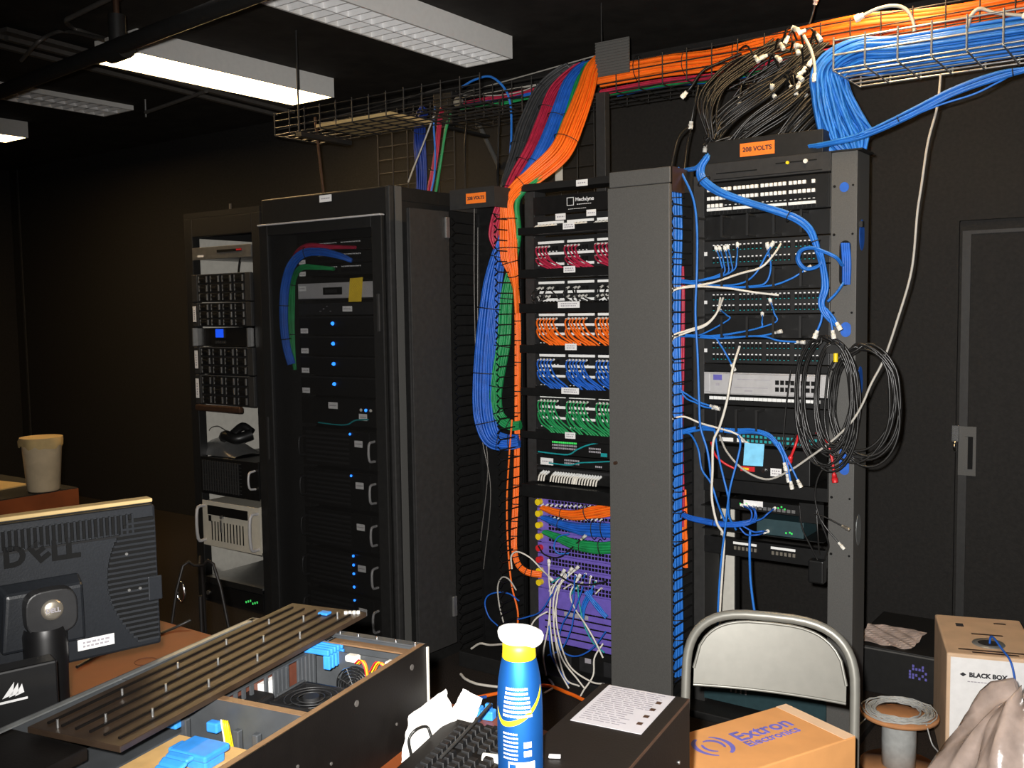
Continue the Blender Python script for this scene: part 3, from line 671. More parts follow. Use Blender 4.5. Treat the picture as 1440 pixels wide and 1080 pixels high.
# black cords with white boots, and short beige stubs
def stub(label, m, pts, m2='boot', name='ethernet_cord', grp=None, r=.0034):
    b = Vector(pts[0]); mb = MB(); q = smooth([Vector(p)-b for p in pts], 4); mb.tube(q, r, 5, 0); d = (q[1]-q[0]).normalized()
    mb.tube([q[0]-d*.002, q[0]+d*.02], r*1.5, 5, 1); o = mb.build(name, [m, m2], loc=b); return tag(o, label, 'patch cord', grp)
rnd = random.Random(4); nbk = [-1, -1]; nbg = -1
for seg, (a, b) in enumerate(SEG[:3]):
    for k in range(6):
        x = -2.117+pxx(a)+k*.0172+.006
        for ri, (vv, L_) in enumerate(((404, .05), (416, .03))):
            if rnd.random() < .8:
                nbk[ri] += 1
                z = z3(vv); dx = rnd.uniform(-.01, .05)
                stub(f'{ORD[nbk[ri]]} black patch cord from the left in the {["upper", "lower"][ri]} ports of the black row', 'blackc', [(x, Y3-.004, z), (x+dx*.2, Y3-.035, z-.01), (x+dx, Y3-.06, z-L_*.6), (x+dx*1.3, Y3-.05, max(z-L_, z3(425)))], grp='black patch cords')
        z = z3(317)
        nbg += 1
        stub(f'{ORD[nbg]} short beige patch cord from the left in the top row of the middle rack', 'whitec', [(x, Y3-.004, z+.005), (x-.003, Y3-.03, z-.002), (x-.006, Y3-.04, z-.012)], grp='beige patch cords')
# two matrix units with teal cables
t = u3('switcher', 'black switcher with green printed grid in the middle rack, upper one', 'switcher', 615, 640, 'unit', group='black switchers of the middle rack'); h = t['h']
def grid(t, u0, n, z0, m, rows):
    b = MB(); [b.box(u0+c*.0085, u0+c*.0085+.006, -.0008, -.0001, z0-r*.013, z0-r*.013+.0075) for c in range(n) for r in range(rows)]; b.build('button_grid', m, t)
grid(t, pxx(774), 7, h*.66, 'ledg', 1); grid(t, pxx(790), 8, h*.66, 'ledg', 1); grid(t, pxx(774), 7, h*.5, 'inkg', 2); grid(t, pxx(790), 8, h*.5, 'inkg', 2); grid(t, pxx(826), 7, h*.45, 'inkg', 2)
MB().box(pxx(843), pxx(852), -.001, -.0001, h*.1, h*.3).build('corner_label', 'teal', t); MB().box(pxx(760), pxx(768), -.001, -.0001, h*.86, h*.92).build('marking', 'inkw', t)
t2 = u3('switcher', 'black switcher with a white label at its left in the middle rack, lower one', 'switcher', 641, 656, 'unit', group='black switchers of the middle rack'); h = t2['h']
tell(t2, 'label', pxx(766), h*.35, .065, .03); grid(t2, pxx(791), 9, h*.55, 'inkg', 2); grid(t2, pxx(835), 4, h*.2, 'inkg', 1)
cable('teal cable crossing the upper black switcher', [P(757, 635, Y3-.02), P(780, 638, Y3-.02), P(800, 639, Y3-.02), P(812, 632, Y3-.02), P(830, 625, Y3-.02), P(858, 621, Y3-.02)], 'teal', .0035)
cable('teal cable crossing the lower black switcher', [P(772, 651, Y3-.02), P(800, 654, Y3-.02), P(815, 651, Y3-.02), P(835, 650, Y3-.02), P(858, 649, Y3-.02)], 'teal', .003)
t = u3('patch_panel', 'panel with a row of white plugs under the black switchers', 'patch panel', 657, 678, 'unit'); h = t['h']
b = MB(); b.box(-.235, .235, -.004, -.0001, h*.72, h*.9); b.build('port_row', 'unit2', t)
nw = -1
for g_, n_ in ((762, 3), (779, 10), (812, 9)):
    for k in range(n_):
        nw += 1
        x = pxx(g_)+k*.0135-2.117; z = t.location.z+h*.62
        stub(f'{ORD[nw]} white plug from the left in the plug row of the middle rack', 'whitec', [(x, Y3-.005, z), (x-.004, Y3-.03, z-.012), (x-.008, Y3-.035, z-.036)], m2='white', grp='white plugs of the plug row', r=.004)
t = u3('blank_panel', 'wide black blank panel above the purple switch', 'panel', 680, 698, 'unit', depth=.1)
MB().box(-.262, .262, -.085, -.0001, .0, t['h']).build('cover', 'unit', t, bevel=.003)
# the purple modular switch
z0, z1_ = z3(905), z3(700); t = thing('modular_switch', 'purple modular switch thick with cables at the bottom of the middle rack', 'network switch', (-2.117, Y3, z0)); h = z1_-z0
MB().box(-.22, .22, .001, .40, 0, h).build('casing', 'purple', t)
nb = 8; hh = .405/nb
for k in range(nb):
    zz = h-(k+1)*hh; bl_ = MB().box(-.235, .235, -.008, .0005, zz+.002, zz+hh-.002).build('line_card', 'purple', t, bevel=.0015)
    pb = MB(); [pb.box(-.175+i*.0165, -.163+i*.0165, -.0095, -.0081, zz+.008+r*.017, zz+.02+r*.017) for i in range(24) for r in range(2)]
    pb.build('port_row', 'hole', bl_)
    ej = MB(); ej.tube([(-.218, -.0081, zz+hh/2), (-.218, -.03, zz+hh/2)], .014, 10); ej.build('ejector', 'yellow' if k not in (4, 5) else 'redc', bl_)
MB().box(-.235, .235, -.008, .0005, .002, h-nb*hh-.002).build('lower_cover', 'purple', t, bevel=.002)
g = MB(); [g.box(-.20, .20, -.010, -.0081, .03+.03*k, .036+.03*k) for k in range(5)]; g.build('vent_slots', 'hole', t)
MB().box(-.10, .02, -.010, -.0081, .13, .148).build('marking', 'inkg', t)
t = u3('power_module', 'black power module under the purple switch', 'power module', 907, 940, 'unit', depth=.3)
for k in range(3): MB().box(-.15+k*.12, -.07+k*.12, -.006, -.0001, t['h']*.1, t['h']*.7).build('module_face', 'unit2', t, bevel=.002)
MB().box(.0, .03, -.0075, -.0061, t['h']*.5, t['h']*.7).build('marking', 'inkg', t)

# ---- rack 4, the right-hand rack
r4 = thing('relay_rack', 'right-hand open rack with pale patch panels and a coil of black cable', 'equipment rack', (-1.333, Y3, 0))
lx0, lx1, rx0, rx1 = -.285, -.240, .240, .330
MB().box(lx0, lx1, .004, .15, 0, 2.08).build('post', 'rack2', r4, bevel=.002)
rp = MB().box(rx0, rx1, .004, .15, 0, 2.115).build('post', 'vcm', r4, bevel=.002)
hl = MB()
def hol(u, v0, v1, w_):
    c0, c1 = P(u, v0, Y3), P(u, v1, Y3); xx = (c0.x+c1.x)/2+1.333; za, zb = c1.z, c0.z
    q = [(xx+w_*math.cos(PI+a), .0015, za+w_+w_*math.sin(PI+a)) for a in np.linspace(0, PI, 9)]+[(xx+w_*math.cos(a), .0015, zb-w_+w_*math.sin(a)) for a in np.linspace(0, PI, 9)]
    return q
def ov(u, v0, v1, w_, m, name):
    q = hol(u, v0, v1, w_); b = MB(); b.add(q+[(x, .0035, z) for (x, y, z) in q], [tuple(range(18))]+[(i, (i+1) % 18, 18+(i+1) % 18, 18+i) for i in range(18)]); return b.build(name, m, r4)
ov(1187, 256, 270, .016, 'blue', 'strap_loop'); ov(1188, 338, 402, .020, 'hole', 'slot'); ov(1189, 453, 474, .018, 'blue', 'strap_loop'); ov(1187, 630, 668, .017, 'blue', 'strap_loop')
sb = MB(); [sb.tube(smooth([P(1184+k*3, 342, Y3-.004)-r4.location, P(1186+k*3, 370, Y3-.014)-r4.location, P(1186+k*2.6, 400, Y3-.004)-r4.location], 4), .0055, 6) for k in range(4)]; sb.build('strap_loop', 'blue', r4)
ho = MB()
for v_ in (262, 330, 440, 520, 600, 700, 780): ho.disc((rx0+.012, .003, P(1175, v_, Y3).z), .005, 8, 0, 'y', .002); ho.disc((rx1-.014, .003, P(1175, v_, Y3).z), .004, 8, 0, 'y', .002)
ho.build('mounting_holes', 'hole', r4)
# slots in the flank of the right post
for v0, v1, m in ((308, 352, 'blue'), (515, 560, 'blue'), (722, 765, 'greyp')):
    a, b_ = PX(1210, v1, rx1-1.333+.001).z, PX(1210, v0, rx1-1.333+.001).z; zc, rz_ = (a+b_)/2, (b_-a)/2
    q = [(rx1+.0012, .065+.030*math.cos(t_), zc+rz_*math.sin(t_)) for t_ in np.linspace(0, 2*PI, 20, endpoint=False)]
    MB().add(q+[(x-.001, y, z) for x, y, z in q], [tuple(range(20))]+[(i, (i+1) % 20, 20+(i+1) % 20, 20+i) for i in range(20)]).build('flank_slot', m, r4)
MB().box(rx1+.0005, rx1+.012, .03, .05, P(1213, 318, Y3).z, P(1213, 318, Y3).z+.02).build('bracket', 'rack', r4)
MB().box(-.30, .345, .004, .15, 2.116, 2.122).build('top_plate', 'rack', r4)
MB().box(-.33, .36, -.10, .25, 0, .03).build('base', 'rack', r4, bevel=.004)
hd = MB().box(-.235, .205, .02, .11, 2.123, 2.205).build('header_bar', 'rack', r4, bevel=.003)
ux = P(1062, 208, Y3).x+1.333
lb = MB().box(ux-.066, ux+.066, .0175, .0199, 2.137, 2.185).build('voltage_label', 'orangelabel', r4); textobj('208 VOLTS', 'lettering', lb, 'ink', (ux, .0172, 2.161), width=.112, bold=.0007)
A0, A1 = -1.573, -1.093
def z4(v): return zt(v, 1078, Y3)
def u4(name, label, cat, v0, v1, m='pp', group=None, depth=.2): return unit(name, label, cat, A0, A1, Y3, z4(v1), z4(v0), depth, m, group=group)
def px4(u, v=400): return P(u, v, Y3).x+1.333
t = u4('blank_panel', 'black slotted panel at the top of the right-hand rack', 'panel', 222, 249, 'rack2', depth=.1); h = t['h']
s_ = MB(); s_.box(-.19, -.03, -.0012, -.0001, h*.40, h*.46); s_.box(.04, .19, -.0012, -.0001, h*.62, h*.68); s_.box(-.20, .21, -.0012, -.0001, h*.10, h*.14); s_.build('slots', 'hole', t)
MB().disc((px4(1107), -.004, h*.63), .006, 10, 0, 'y', .006).build('yellow_cap', 'yellow', t); MB().disc((px4(1132), -.004, h*.62), .008, 10, 0, 'y', .006).build('pale_cap', 'boot', t)
t = u4('jack_panel', 'panel with rows of square white jacks in the right-hand rack', 'patch panel', 251, 298, 'unit', depth=.1); h = t['h']; W = t['w']
def zj(v): return z4(v)-t.location.z
js = [-.215+i*.0165+(.006*(i//6)) for i in range(24)]
MB().box(-W+.01, W-.01, -.006, -.0001, .004, h-.004).build('jack_plate', 'unit', t)
jm = None
for r, v in enumerate((261, 273.5, 284)):
    for i, x in enumerate(js):
        if (r == 2 and i >= 4) or (r == 0 and i == 22): continue
        if jm is None: jm = MB().box(-.0058, .0058, -.010, 0, -.0065, .0065).build('jack', 'white', t, bevel=.0012); o = jm
        else: o = jm.copy(); C.objects.link(o); o.parent = t
        o.location = (x, -.0061, zj(v))
for i, x in enumerate(js):
    o = MB().box(x-.0079, x+.0079, -.012, -.0061, zj(291.5), zj(287.5)).build('label_tab', 'white', t)
db = MB(); [db.box(x-.004, x+.004, -.0075, -.0061, zj(284)-.001, zj(284)+.0015) for x in js[4:]]; db.build('marking_row', 'inkw', t)
vb = MB(); [vb.box(x+.0068, x+.0088, -.009, -.0061, zj(297), zj(291.7)) for x in js]; vb.build('lower_ribs', 'pp', t)
def mgr(label, v0, v1, cells=5, x=(-.235, .16)):
    """ring-type cable manager: back plate with black D-rings"""
    t = u4('ring_manager', label, 'cable manager panel', v0, v1, 'unit', depth=.02, group='ring manager panels of the right-hand rack'); h = t['h']
    for k in range(cells):
        xx = x[0]+.002+(x[1]-x[0])*k/(cells-1); b = MB(); b.box(xx-.003, xx+.003, -.075, -.0001, h*.86, h*.94); b.box(xx-.003, xx+.003, -.075, -.0001, h*.06, h*.14); b.box(xx-.004, xx+.004, -.081, -.075, h*.06, h*.94); b.build('ring', 'tie', t)
    return t
def pp48(label, v0, v1):
    t = u4('patch_panel', label, 'patch panel', v0, v1, 'pp', depth=.08, group='patch panels of the right-hand rack'); h = t['h']
    for r in range(2):
        zz = h*(.72-.47*r)
        for g_ in range(4):
            x0 = -.205+g_*.106; pb = MB(); tk = MB(); gk = MB()
            for i in range(6):
                x = x0+i*.0158; pb.box(x, x+.012, -.0012, -.0001, zz-.011, zz+.006); tk.box(x+.002, x+.009, -.0014, -.0001, zz+.0095, zz+.0135); gk.box(x+.003, x+.009, -.0018, -.0012, zz-.009, zz-.0065)
            pb.build('port_row', 'hole', t); tk.build('marking_row', 'inkw', t); gk.build('contact_row', 'teal', t)
    MB().box(-.238, -.226, -.002, -.0001, h*.45, h*.6).build('ear_mark', 'inkw', t)
    return t
mgr('ring cable manager just under the white jacks', 299, 334)
pp48('patch panel with white-booted blue cords, uppermost of the right-hand rack', 335, 373)
mgr('ring cable manager holding the upper white cable', 374, 407)
pp48('patch panel second from the top in the right-hand rack', 408, 441)
mgr('ring cable manager holding the fan of blue cords', 442, 476)
pp48('patch panel third from the top, above the silver switch', 477, 512)
u4('blank_panel', 'narrow black gap panel above the silver switch', 'panel', 513, 524, 'unit', depth=.05)
t = u4('network_switch', 'silver network switch behind the coil of black cable', 'network switch', 525, 557, 'silver', depth=.3); h = t['h']; W = t['w']
MB().box(-.21, .20, -.014, -.0001, .004, h-.004).build('bezel', 'silver', t, bevel=.003)
MB().box(-.195, -.16, -.0152, -.0141, h*.66, h*.9).build('corner_badge', 'inkb', t); MB().box(-.185, -.170, -.0152, -.0141, h*.40, h*.52).build('marking', 'inkg', t)
g = MB(); g.box(-.10, .03, -.0152, -.0141, h*.70, h*.73); g.box(-.11, .02, -.0152, -.0141, h*.34, h*.37); g.box(-.07, -.04, -.0152, -.0141, h*.18, h*.24); g.build('panel_lines', 'inkg', t)
pm = None
for k in range(8):
    for r in range(2):
        x = .055+k*.019
        if pm is None: pm = MB().box(-.007, .007, -.0155, -.0141, -.008, .008).build('port', 'hole', t); o = pm
        else: o = pm.copy(); C.objects.link(o); o.parent = t
        o.location = (x, 0, h*(.32+.3*r))
for s_ in (-1, 1): MB().box(s_*.225-.012, s_*.225+.012, -.004, -.0001, h*.1, h*.95).build('ear', 'silver', t, bevel=.002)
t = u4('jack_panel', 'panel with one long row of white tabs under the silver switch', 'patch panel', 558, 572, 'unit', depth=.06); h = t['h']
for i in range(24): 
    o = MB().box(-.215+i*.0178, -.199+i*.0178, -.006, -.0001, h*.55, h*.86).build('label_tab', 'white', t)
t = mgr('ring cable manager under the row of white tabs', 573, 608, 4, (-.235, .0))
t = u4('patch_panel', 'dark patch panel behind the light blue note', 'patch panel', 609, 627, 'pp', depth=.08); h = t['h']
g = MB(); [g.box(-.10+i*.017, -.09+i*.017, -.0015, -.0001, h*(.2+.35*r), h*(.4+.35*r)) for i in range(18) for r in range(2)]; g.build('contact_row', 'teal', t)
MB().box(-.175, -.12, -.002, -.0001, h*.15, h*.45).build('white_strip', 'white', t); MB().box(-.105, -.075, -.002, -.0001, h*.15, h*.45).build('white_strip', 'white', t)
# shelf with a black device
zs = z4(681)
sh = thing('tray_shelf', 'deep black shelf in the right-hand rack under the blue note', 'shelf', (-1.333, Y3, zs)); MB().box(-.235, .235, .0, .28, 0, .003).build('tray', 'unit', sh); MB().box(-.24, .24, -.003, 0, -.045, .004).build('front_edge', 'unit', sh, bevel=.001)
for s_ in (-1, 1): MB().box(s_*.2385-.0015, s_*.2385+.0015, .001, .26, .003, .10).build('side_lip', 'unit', sh)
dv = thing('control_box', 'black control box with red connectors on the shelf of the right-hand rack', 'control box', (-1.35, Y3+.005, zs+.004)); hb = z4(629)-zs-.01
MB().box(-.17, .19, 0, .2, 0, hb).build('casing', 'unit', dv, bevel=.003)
MB().box(px4(1042)+.017, px4(1062)+.017, -.006, -.0001, hb*.30, hb*.44).build('red_connector', 'redc', dv)
c2 = MB().box(px4(1046)+.017, px4(1054)+.017, -.0075, -.0061, hb*.34, hb*.40).build('amber_connector', 'yellow', dv)
MB().disc((px4(1075)+.017, -.006, hb*.36), .008, 10, 0, 'y', .012).build('socket', 'chrome', dv)
tell(dv, 'label', px4(1092)+.017, hb*.33, .042, .03, rows=2)
sn = thing('sticky_note', 'light blue sticky note hanging in the right-hand rack', 'note', (px4(1069)-1.333, Y3-.052, z4(653)))
MB().hexa([(-.039, -.010, 0), (.037, -.010, .002), (.037, -.0095, .002), (-.039, -.0095, 0)], [(-.037, -.001, .083), (.039, -.001, .083), (.039, 0, .083), (-.037, 0, .083)]).build('note_sheet', 'stickb', sn)
# small devices below
z0 = z4(716); sh = thing('tray_shelf', 'lower black shelf of the right-hand rack carrying two small switches', 'shelf', (-1.333, Y3, z0-.004)); MB().box(-.235, .235, -.04, .16, 0, .003).build('tray', 'unit', sh)
MB().box(.15, .239, -.042, -.0401, -.02, .05).build('front_edge', 'unit', sh)
def sw(label, u0, u1, v0, v1, m, lights, y=Y3-.03, d=.15):
    za, zb = P(u0, v1, y).z, P(u0, v0, y).z; xa, xb = P(u0, v0, y).x, P(u1, v0, y).x
    t = thing('small_switch', label, 'network switch', ((xa+xb)/2, y, za)); W, h = (xb-xa)/2, zb-za
    MB().box(-W, W, 0, d, 0, h).build('casing', m, t, bevel=.002); g = MB(); [g.box(a*2*W-W, a*2*W-W+.006, -.0012, -.0001, h*b, h*b+.006) for a, b in lights]; g.build('indicator_light', 'ledg', t); t['w'] = W; t['h'] = h
    return t
t = sw('small black switch with a white label and blue cables in the right-hand rack', 1027, 1140, 701, 714.5, 'unit', [(.12, .5), (.16, .4), (.20, .55), (.55, .4), (.60, .45), (.64, .6), (.68, .4)])
tell(t, 'label', -t['w']*.05-.055, t['h']*.72, .075, .022, ink=False)
pb = MB(); [pb.box(-.06+.018*k, -.047+.018*k, -.0012, -.0001, .006, .018) for k in range(9)]; pb.build('port_row', 'steel', t)
t = sw('small dark teal switch lying below the white-labelled one', 1064, 1130, 728, 750, 'tealbox', [(.62, .2), (.70, .25), (.74, .2)], y=Y3-.02)
za = z4(752); sh = thing('tray_shelf', 'thin black shelf under the small dark teal switch', 'shelf', (-1.333, Y3, P(1064, 750, Y3-.02).z-.0035)); MB().box(-.235, .235, -.03, .16, 0, .003).build('tray', 'unit', sh)
t = u4('power_strip', 'black power strip with two groups of yellowish outlets', 'power strip', 764, 788, 'unit', depth=.04); h = t['h']
for g_ in (px4(1032), px4(1086)):
    MB().box(g_, g_+.093, -.002, -.0001, h*.72, h*.86).build('white_strip', 'white', t)
    for k in range(6): MB().box(g_+.004+k*.016, g_+.013+k*.016, -.004, -.0001, h*.40, h*.60).build('outlet', 'gold', t)
wp = thing('power_adapter', 'black wall-plug power adapter hanging at the right end of the power strip', 'power adapter', (P(1150, 800, Y3-.02).x, Y3-.045, z4(806))); MB().box(-.028, .028, 0, .044, 0, .085).build('casing', 'unit', wp, bevel=.006)
MB().tube(smooth([(0, .02, .085), (-.02, .01, .13), (-.05, .0, .20), (-.06, .0, .28)], 5), .003, 6).build('cord', 'blackc', wp)
rp_ = thing('mounting_post', 'pale grey steel upright behind the power strip', 'post', (P(1023, 800, 3.68).x, 3.68, 0)); MB().box(-.03, .03, 0, .04, 0, .80).build('channel', 'inner', rp_); MB().box(.031, .036, 0, .04, 0, .80).build('edge', 'rack', rp_)
t = unit('network_device', 'dark teal unit low in the right-hand rack behind the folding chair', 'network device', A0, A1, Y3, .045, .165, .3, 'tealbox')
MB().disc((px4(996), -.008, .06), .014, 10, 0, 'y', .014).build('socket', 'greyp', t)
g = MB(); [g.box(-.13+.02*k, -.124+.02*k, -.003, -.0001, .05, .075) for k in range(4)]; g.build('marking', 'inkg', t)
# ---------------------------------------------------------------- wire basket trays overhead
def tray(name, label, x0, x1, y0, y1, z, h, m, nx, ny=4, side=3, r=.0028, lip=True, front=True, back=True, r2=None):
    """wire basket along X: long wires and U-shaped cross wires, one welded thing; each side grid and the bed are parts"""
    r2 = r2 or r
    t = thing(name, label, 'cable tray', ((x0+x1)/2, (y0+y1)/2, z), 0, 'wire cable trays'); W, D = (x1-x0)/2, (y1-y0)/2
    b = MB(); xs = [-W+2*W*i/nx for i in range(nx+1)]
    for i in range(ny+1): y = -D+2*D*i/ny; b.cyl((-W, y, 0), (W, y, 0), r, 6)
    for x in xs: b.cyl((x, -D, -.004), (x, D, -.004), r2, 6)
    b.build('bed_grid', m, t)
    for s_, on in ((-1, front), (1, back)):
        if not on: continue
        b = MB()
        for k in range(1, side+1): b.cyl((-W, s_*D, h*k/side), (W, s_*D, h*k/side), r, 6)
        for x in xs: b.cyl((x, s_*(D+.004), -.004), (x, s_*(D+.004), h+.01), r2, 6)
        b.build('side_grid', m, t)
    return t
ta = tray('cable_tray', 'black wire cable tray above the tall cabinet, lit warm by the fixture', -3.77, -2.50, 3.30, 3.60, 2.46, .10, 'wire', 12, 5, 3)
MB().box(-.36, .12, -.14, .14, .004, .02).build('bed_plate', 'tan', ta)  # tan colour stands in for warm lamp light on the tray bed
for xx in (-.45,): MB().box(xx-.02, xx+.02, -.17, .17, -.03, -.008).build('support_bar', 'wire', ta)
MB().cyl((-.45, -.165, -.03), (-.45, -.165, ZC-2.46), .005, 6).build('threaded_rod', 'wire', ta)
rw = line('threaded_rod', 'thin brownish rod standing from the tall cabinet roof to its tray', 'rod', [P(455, 271, 3.42), P(443, 165, 3.42)], .007, 'bronze')
tc = tray('cable_tray', 'black wire cable tray carrying the orange and coloured cables along the back', -3.30, .10, 3.86, 4.16, 2.545, .12, 'wire', 30, 4, 3)
MB().box(-1.70+.0, 1.70, .165, .18, .17, .178).build('wall_wire', 'lgrey', tc)
tb_ = tray('cable_tray', 'bright zinc wire basket full of blue cables at the upper right', -1.09, .30, 3.48, 3.80, 2.40, .10, 'zinc', 13, 5, 2, r=.0036)
MB().box(.36-.02, .36+.02, -.17, .17, -.03, -.008).build('support_bracket', 'greyp', tb_, bevel=.003)
for yy in (-.155, .155): MB().box(.34, .38, yy-.002, yy+.002, -.03, .03).build('bracket_ear', 'greyp', tb_)
MB().cyl((.36, -.172, -.04), (.36, -.172, ZC-2.40), .005, 8).build('threaded_rod', 'zinc', tb_)
# square louvred plate and post on the tray
pt_ = thing('louvred_plate', 'square grey ribbed plate on the front of the back tray', 'plate', (P(861, 80, 3.84).x, 3.84, P(861, 105, 3.84).z)); b = MB(); b.box(-.085, .085, 0, .004, 0, .15)
[b.box(-.085, .085, -.004, 0, .006+.0125*k, .012+.0125*k) for k in range(12)]; b.build('plate', 'vcm', pt_)
MB().cyl((-.05, -.006, .15), (-.05, -.006, ZC-pt_.location.z), .004, 6).build('hanger_rod', 'wire', pt_); 
ps = thing('support_post', 'black square post standing behind the middle rack under the back tray', 'post', (P(845, 250, 3.80).x, 3.80, 0)); MB().box(-.024, .024, 0, .04, 0, 2.535).build('channel', 'rack2', ps, bevel=.002)
bp = thing('bracket_arm', 'black tray bracket at the left end of the back tray', 'bracket', (P(640, 140, 3.9).x, 3.80, 2.50)); MB().box(-.06, .06, 0, .05, .0, .16).build('plate', 'rack', bp, bevel=.004); MB().box(-.02, .02, .0, .36, -.012, -.001).build('arm', 'rack', bp)
MB().disc((.10, .0, .10), .024, 14, 0, 'y', .02).build('bolt', 'greyp', bp)
# mesh drops on the back wall: welded wire panels
def meshp(label, x0, x1, y, z0, z1, nx, nz, m='wire', bars=True):
    t = thing('wire_mesh_panel', label, 'wire mesh', ((x0+x1)/2, y, z0), 0, 'wire mesh drops'); W, h = (x1-x0)/2, z1-z0; b = MB()
    for i in range(nx+1): b.cyl((-W+2*W*i/nx, 0, 0), (-W+2*W*i/nx, 0, h), .003, 6)
    for k in range(nz+1): b.cyl((-W, .003, h*k/nz), (W, .003, h*k/nz), .003, 6)
    b.build('grid', m, t); return t
a1, a2 = P(530, 150, 3.9), P(640, 262, 3.9); meshp('wire mesh drop behind the navy cable bundle', a1.x, a2.x, 3.90, a2.z-.1, 2.53, 5, 6)
a1, a2 = P(700, 150, 4.2), P(836, 262, 4.2); meshp('wire mesh drop behind the big coloured bundles', a1.x, a2.x, 4.2, a2.z-.1, 2.60, 6, 5)
w_ = thing('wall_label', 'small grey paper tag hanging on the wire mesh above the middle rack', 'tag', (P(786, 254, 4.17).x, 4.17, P(786, 254, 4.17).z)); MB().box(-.022, .022, 0, .002, 0, .095).build('tag_sheet', 'inner', w_); MB().box(-.014, .014, -.001, -.0001, .06, .064).build('print', 'inkg', w_)
for i, (u0, v0, u1_, v1, r) in enumerate(((657, 168, 657, 205, .004), (703, 140, 703, 235, .006))):
    cable(['black drop cable hanging left of the coloured bundles', 'black tube standing just left of the coloured bundles'][i], [P(u0, v0, 3.75), P(u0-2, (v0+v1)/2, 3.72), P(u1_-3, v1, 3.7), P(u1_-3, v1+40, 3.6), P(u1_-3, v1+330, 3.54), P(u1_-3, 925, 3.52)], 'blackc', r, name='drop_cable')
br = line('brace_arm', 'grey diagonal wall brace behind the coloured bundles', 'brace', [P(672, 172, 4.45), P(702, 235, 4.69)], .014, 'vcm')

# ---------------------------------------------------------------- big coloured bundles of the middle rack
CB = 'coloured cable bundles at the middle rack'
bundle('cable_bundle', 'charcoal cable bundle dropping from the back tray', 'cable bundle', [P(830, 92, 3.96), P(800, 98, 3.90), P(765, 125, 3.82), P(742, 170, 3.72), P(728, 215, 3.62), P(715, 250, 3.54), P(708, 275, 3.47), P(704, 300, 3.45)], 'greyc', [.03, .035, .04, .04, .03, .02, .012], .02, 26, ties=(.3, .55), group=CB)
bundle('cable_bundle', 'red cable bundle dropping from the back tray into the left cable manager', 'cable bundle', [P(832, 93, 3.95), P(812, 100, 3.89), P(782, 128, 3.80), P(764, 170, 3.70), P(748, 210, 3.60), P(728, 245, 3.52), P(716, 270, 3.46), P(702, 300, 3.43), P(695, 330, 3.41), P(699, 350, 3.42)], 'red', [.03, .035, .038, .038, .038, .036, .03, .03, .028, .014], .022, 34, ties=(.3, .5, .66, .8), group=CB)
bundle('cable_bundle', 'blue cable bundle curving down the left cable manager in a long loop', 'cable bundle', [P(834, 92, 3.93), P(818, 98, 3.88), P(800, 120, 3.78), P(783, 165, 3.68), P(764, 210, 3.58), P(740, 248, 3.50), P(716, 278, 3.44), P(712, 315, 3.43), P(703, 350, 3.42), P(692, 400, 3.41), P(684, 470, 3.40), P(680, 540, 3.40), P(682, 585, 3.40), P(692, 615, 3.41), P(712, 622, 3.43), P(730, 620, 3.45)], 'blue', [.03, .034, .036, .036, .034, .026, .014, .014, .030, .045, .052, .055, .055, .048, .035, .03], .024, 46, ties=(.2, .3, .42, .55, .64, .72, .82, .9, .95), group=CB)
bundle('cable_bundle', 'green cable bundle beside the blue loop in the left cable manager', 'cable bundle', [P(836, 90, 3.91), P(824, 98, 3.88), P(812, 122, 3.79), P(798, 165, 3.70), P(780, 215, 3.60), P(758, 250, 3.52), P(728, 280, 3.46), P(729, 330, 3.46), P(720, 375, 3.45), P(712, 420, 3.44), P(708, 480, 3.43), P(700, 530, 3.42), P(697, 560, 3.42), P(702, 585, 3.43), P(718, 598, 3.44), P(732, 598, 3.45)], 'green', [.022, .024, .026, .026, .024, .018, .010, .010, .018, .03, .034, .032, .03, .026, .022, .02], .018, 30, ties=(.2, .32, .6, .68, .76, .85, .93), group=CB)
bundle('cable_bundle', 'thick orange cable bundle sweeping from the back tray into the left cable manager', 'cable bundle', [P(842, 86, 3.90), P(832, 100, 3.84), P(823, 130, 3.76), P(808, 170, 3.66), P(788, 213, 3.57), P(752, 246, 3.51), P(728, 264, 3.46), P(714, 284, 3.42), P(714, 308, 3.42), P(715, 340, 3.42), P(716, 362, 3.42), P(721, 382, 3.43), P(725, 405, 3.45), P(727, 440, 3.46)], 'orange', [.03, .036, .045, .052, .053, .045, .032, .028, .034, .042, .040, .024, .010, .006], .030, 52, ties=(.28, .45, .62, .73, .8, .87), group=CB)
bundle('cable_bundle', 'slim orange cable run down the left cable manager and round into the purple switch', 'cable bundle', [P(722, 360, 3.45), P(725, 400, 3.46), P(728, 460, 3.46), P(728, 540, 3.46), P(727, 620, 3.46), P(725, 700, 3.45), P(723, 760, 3.42), P(727, 790, 3.40), P(740, 804, 3.40), P(762, 808, 3.43)], 'orange', .015, .012, 14, ties=[.08+.045*k for k in range(20)], group=CB, rs=.0048)
bundle('cable_bundle', 'pair of orange cables left of the slim orange run', 'cable bundle', [P(720, 590, 3.42), P(716, 640, 3.41), P(713, 700, 3.41), P(714, 760, 3.40), P(719, 820, 3.38), P(728, 860, 3.36), P(727, 890, 3.36), P(726, 930, 3.4)], 'orange', .006, .006, 3, ties=(.15, .3, .45, .6, .75), group=CB, rs=.0034)
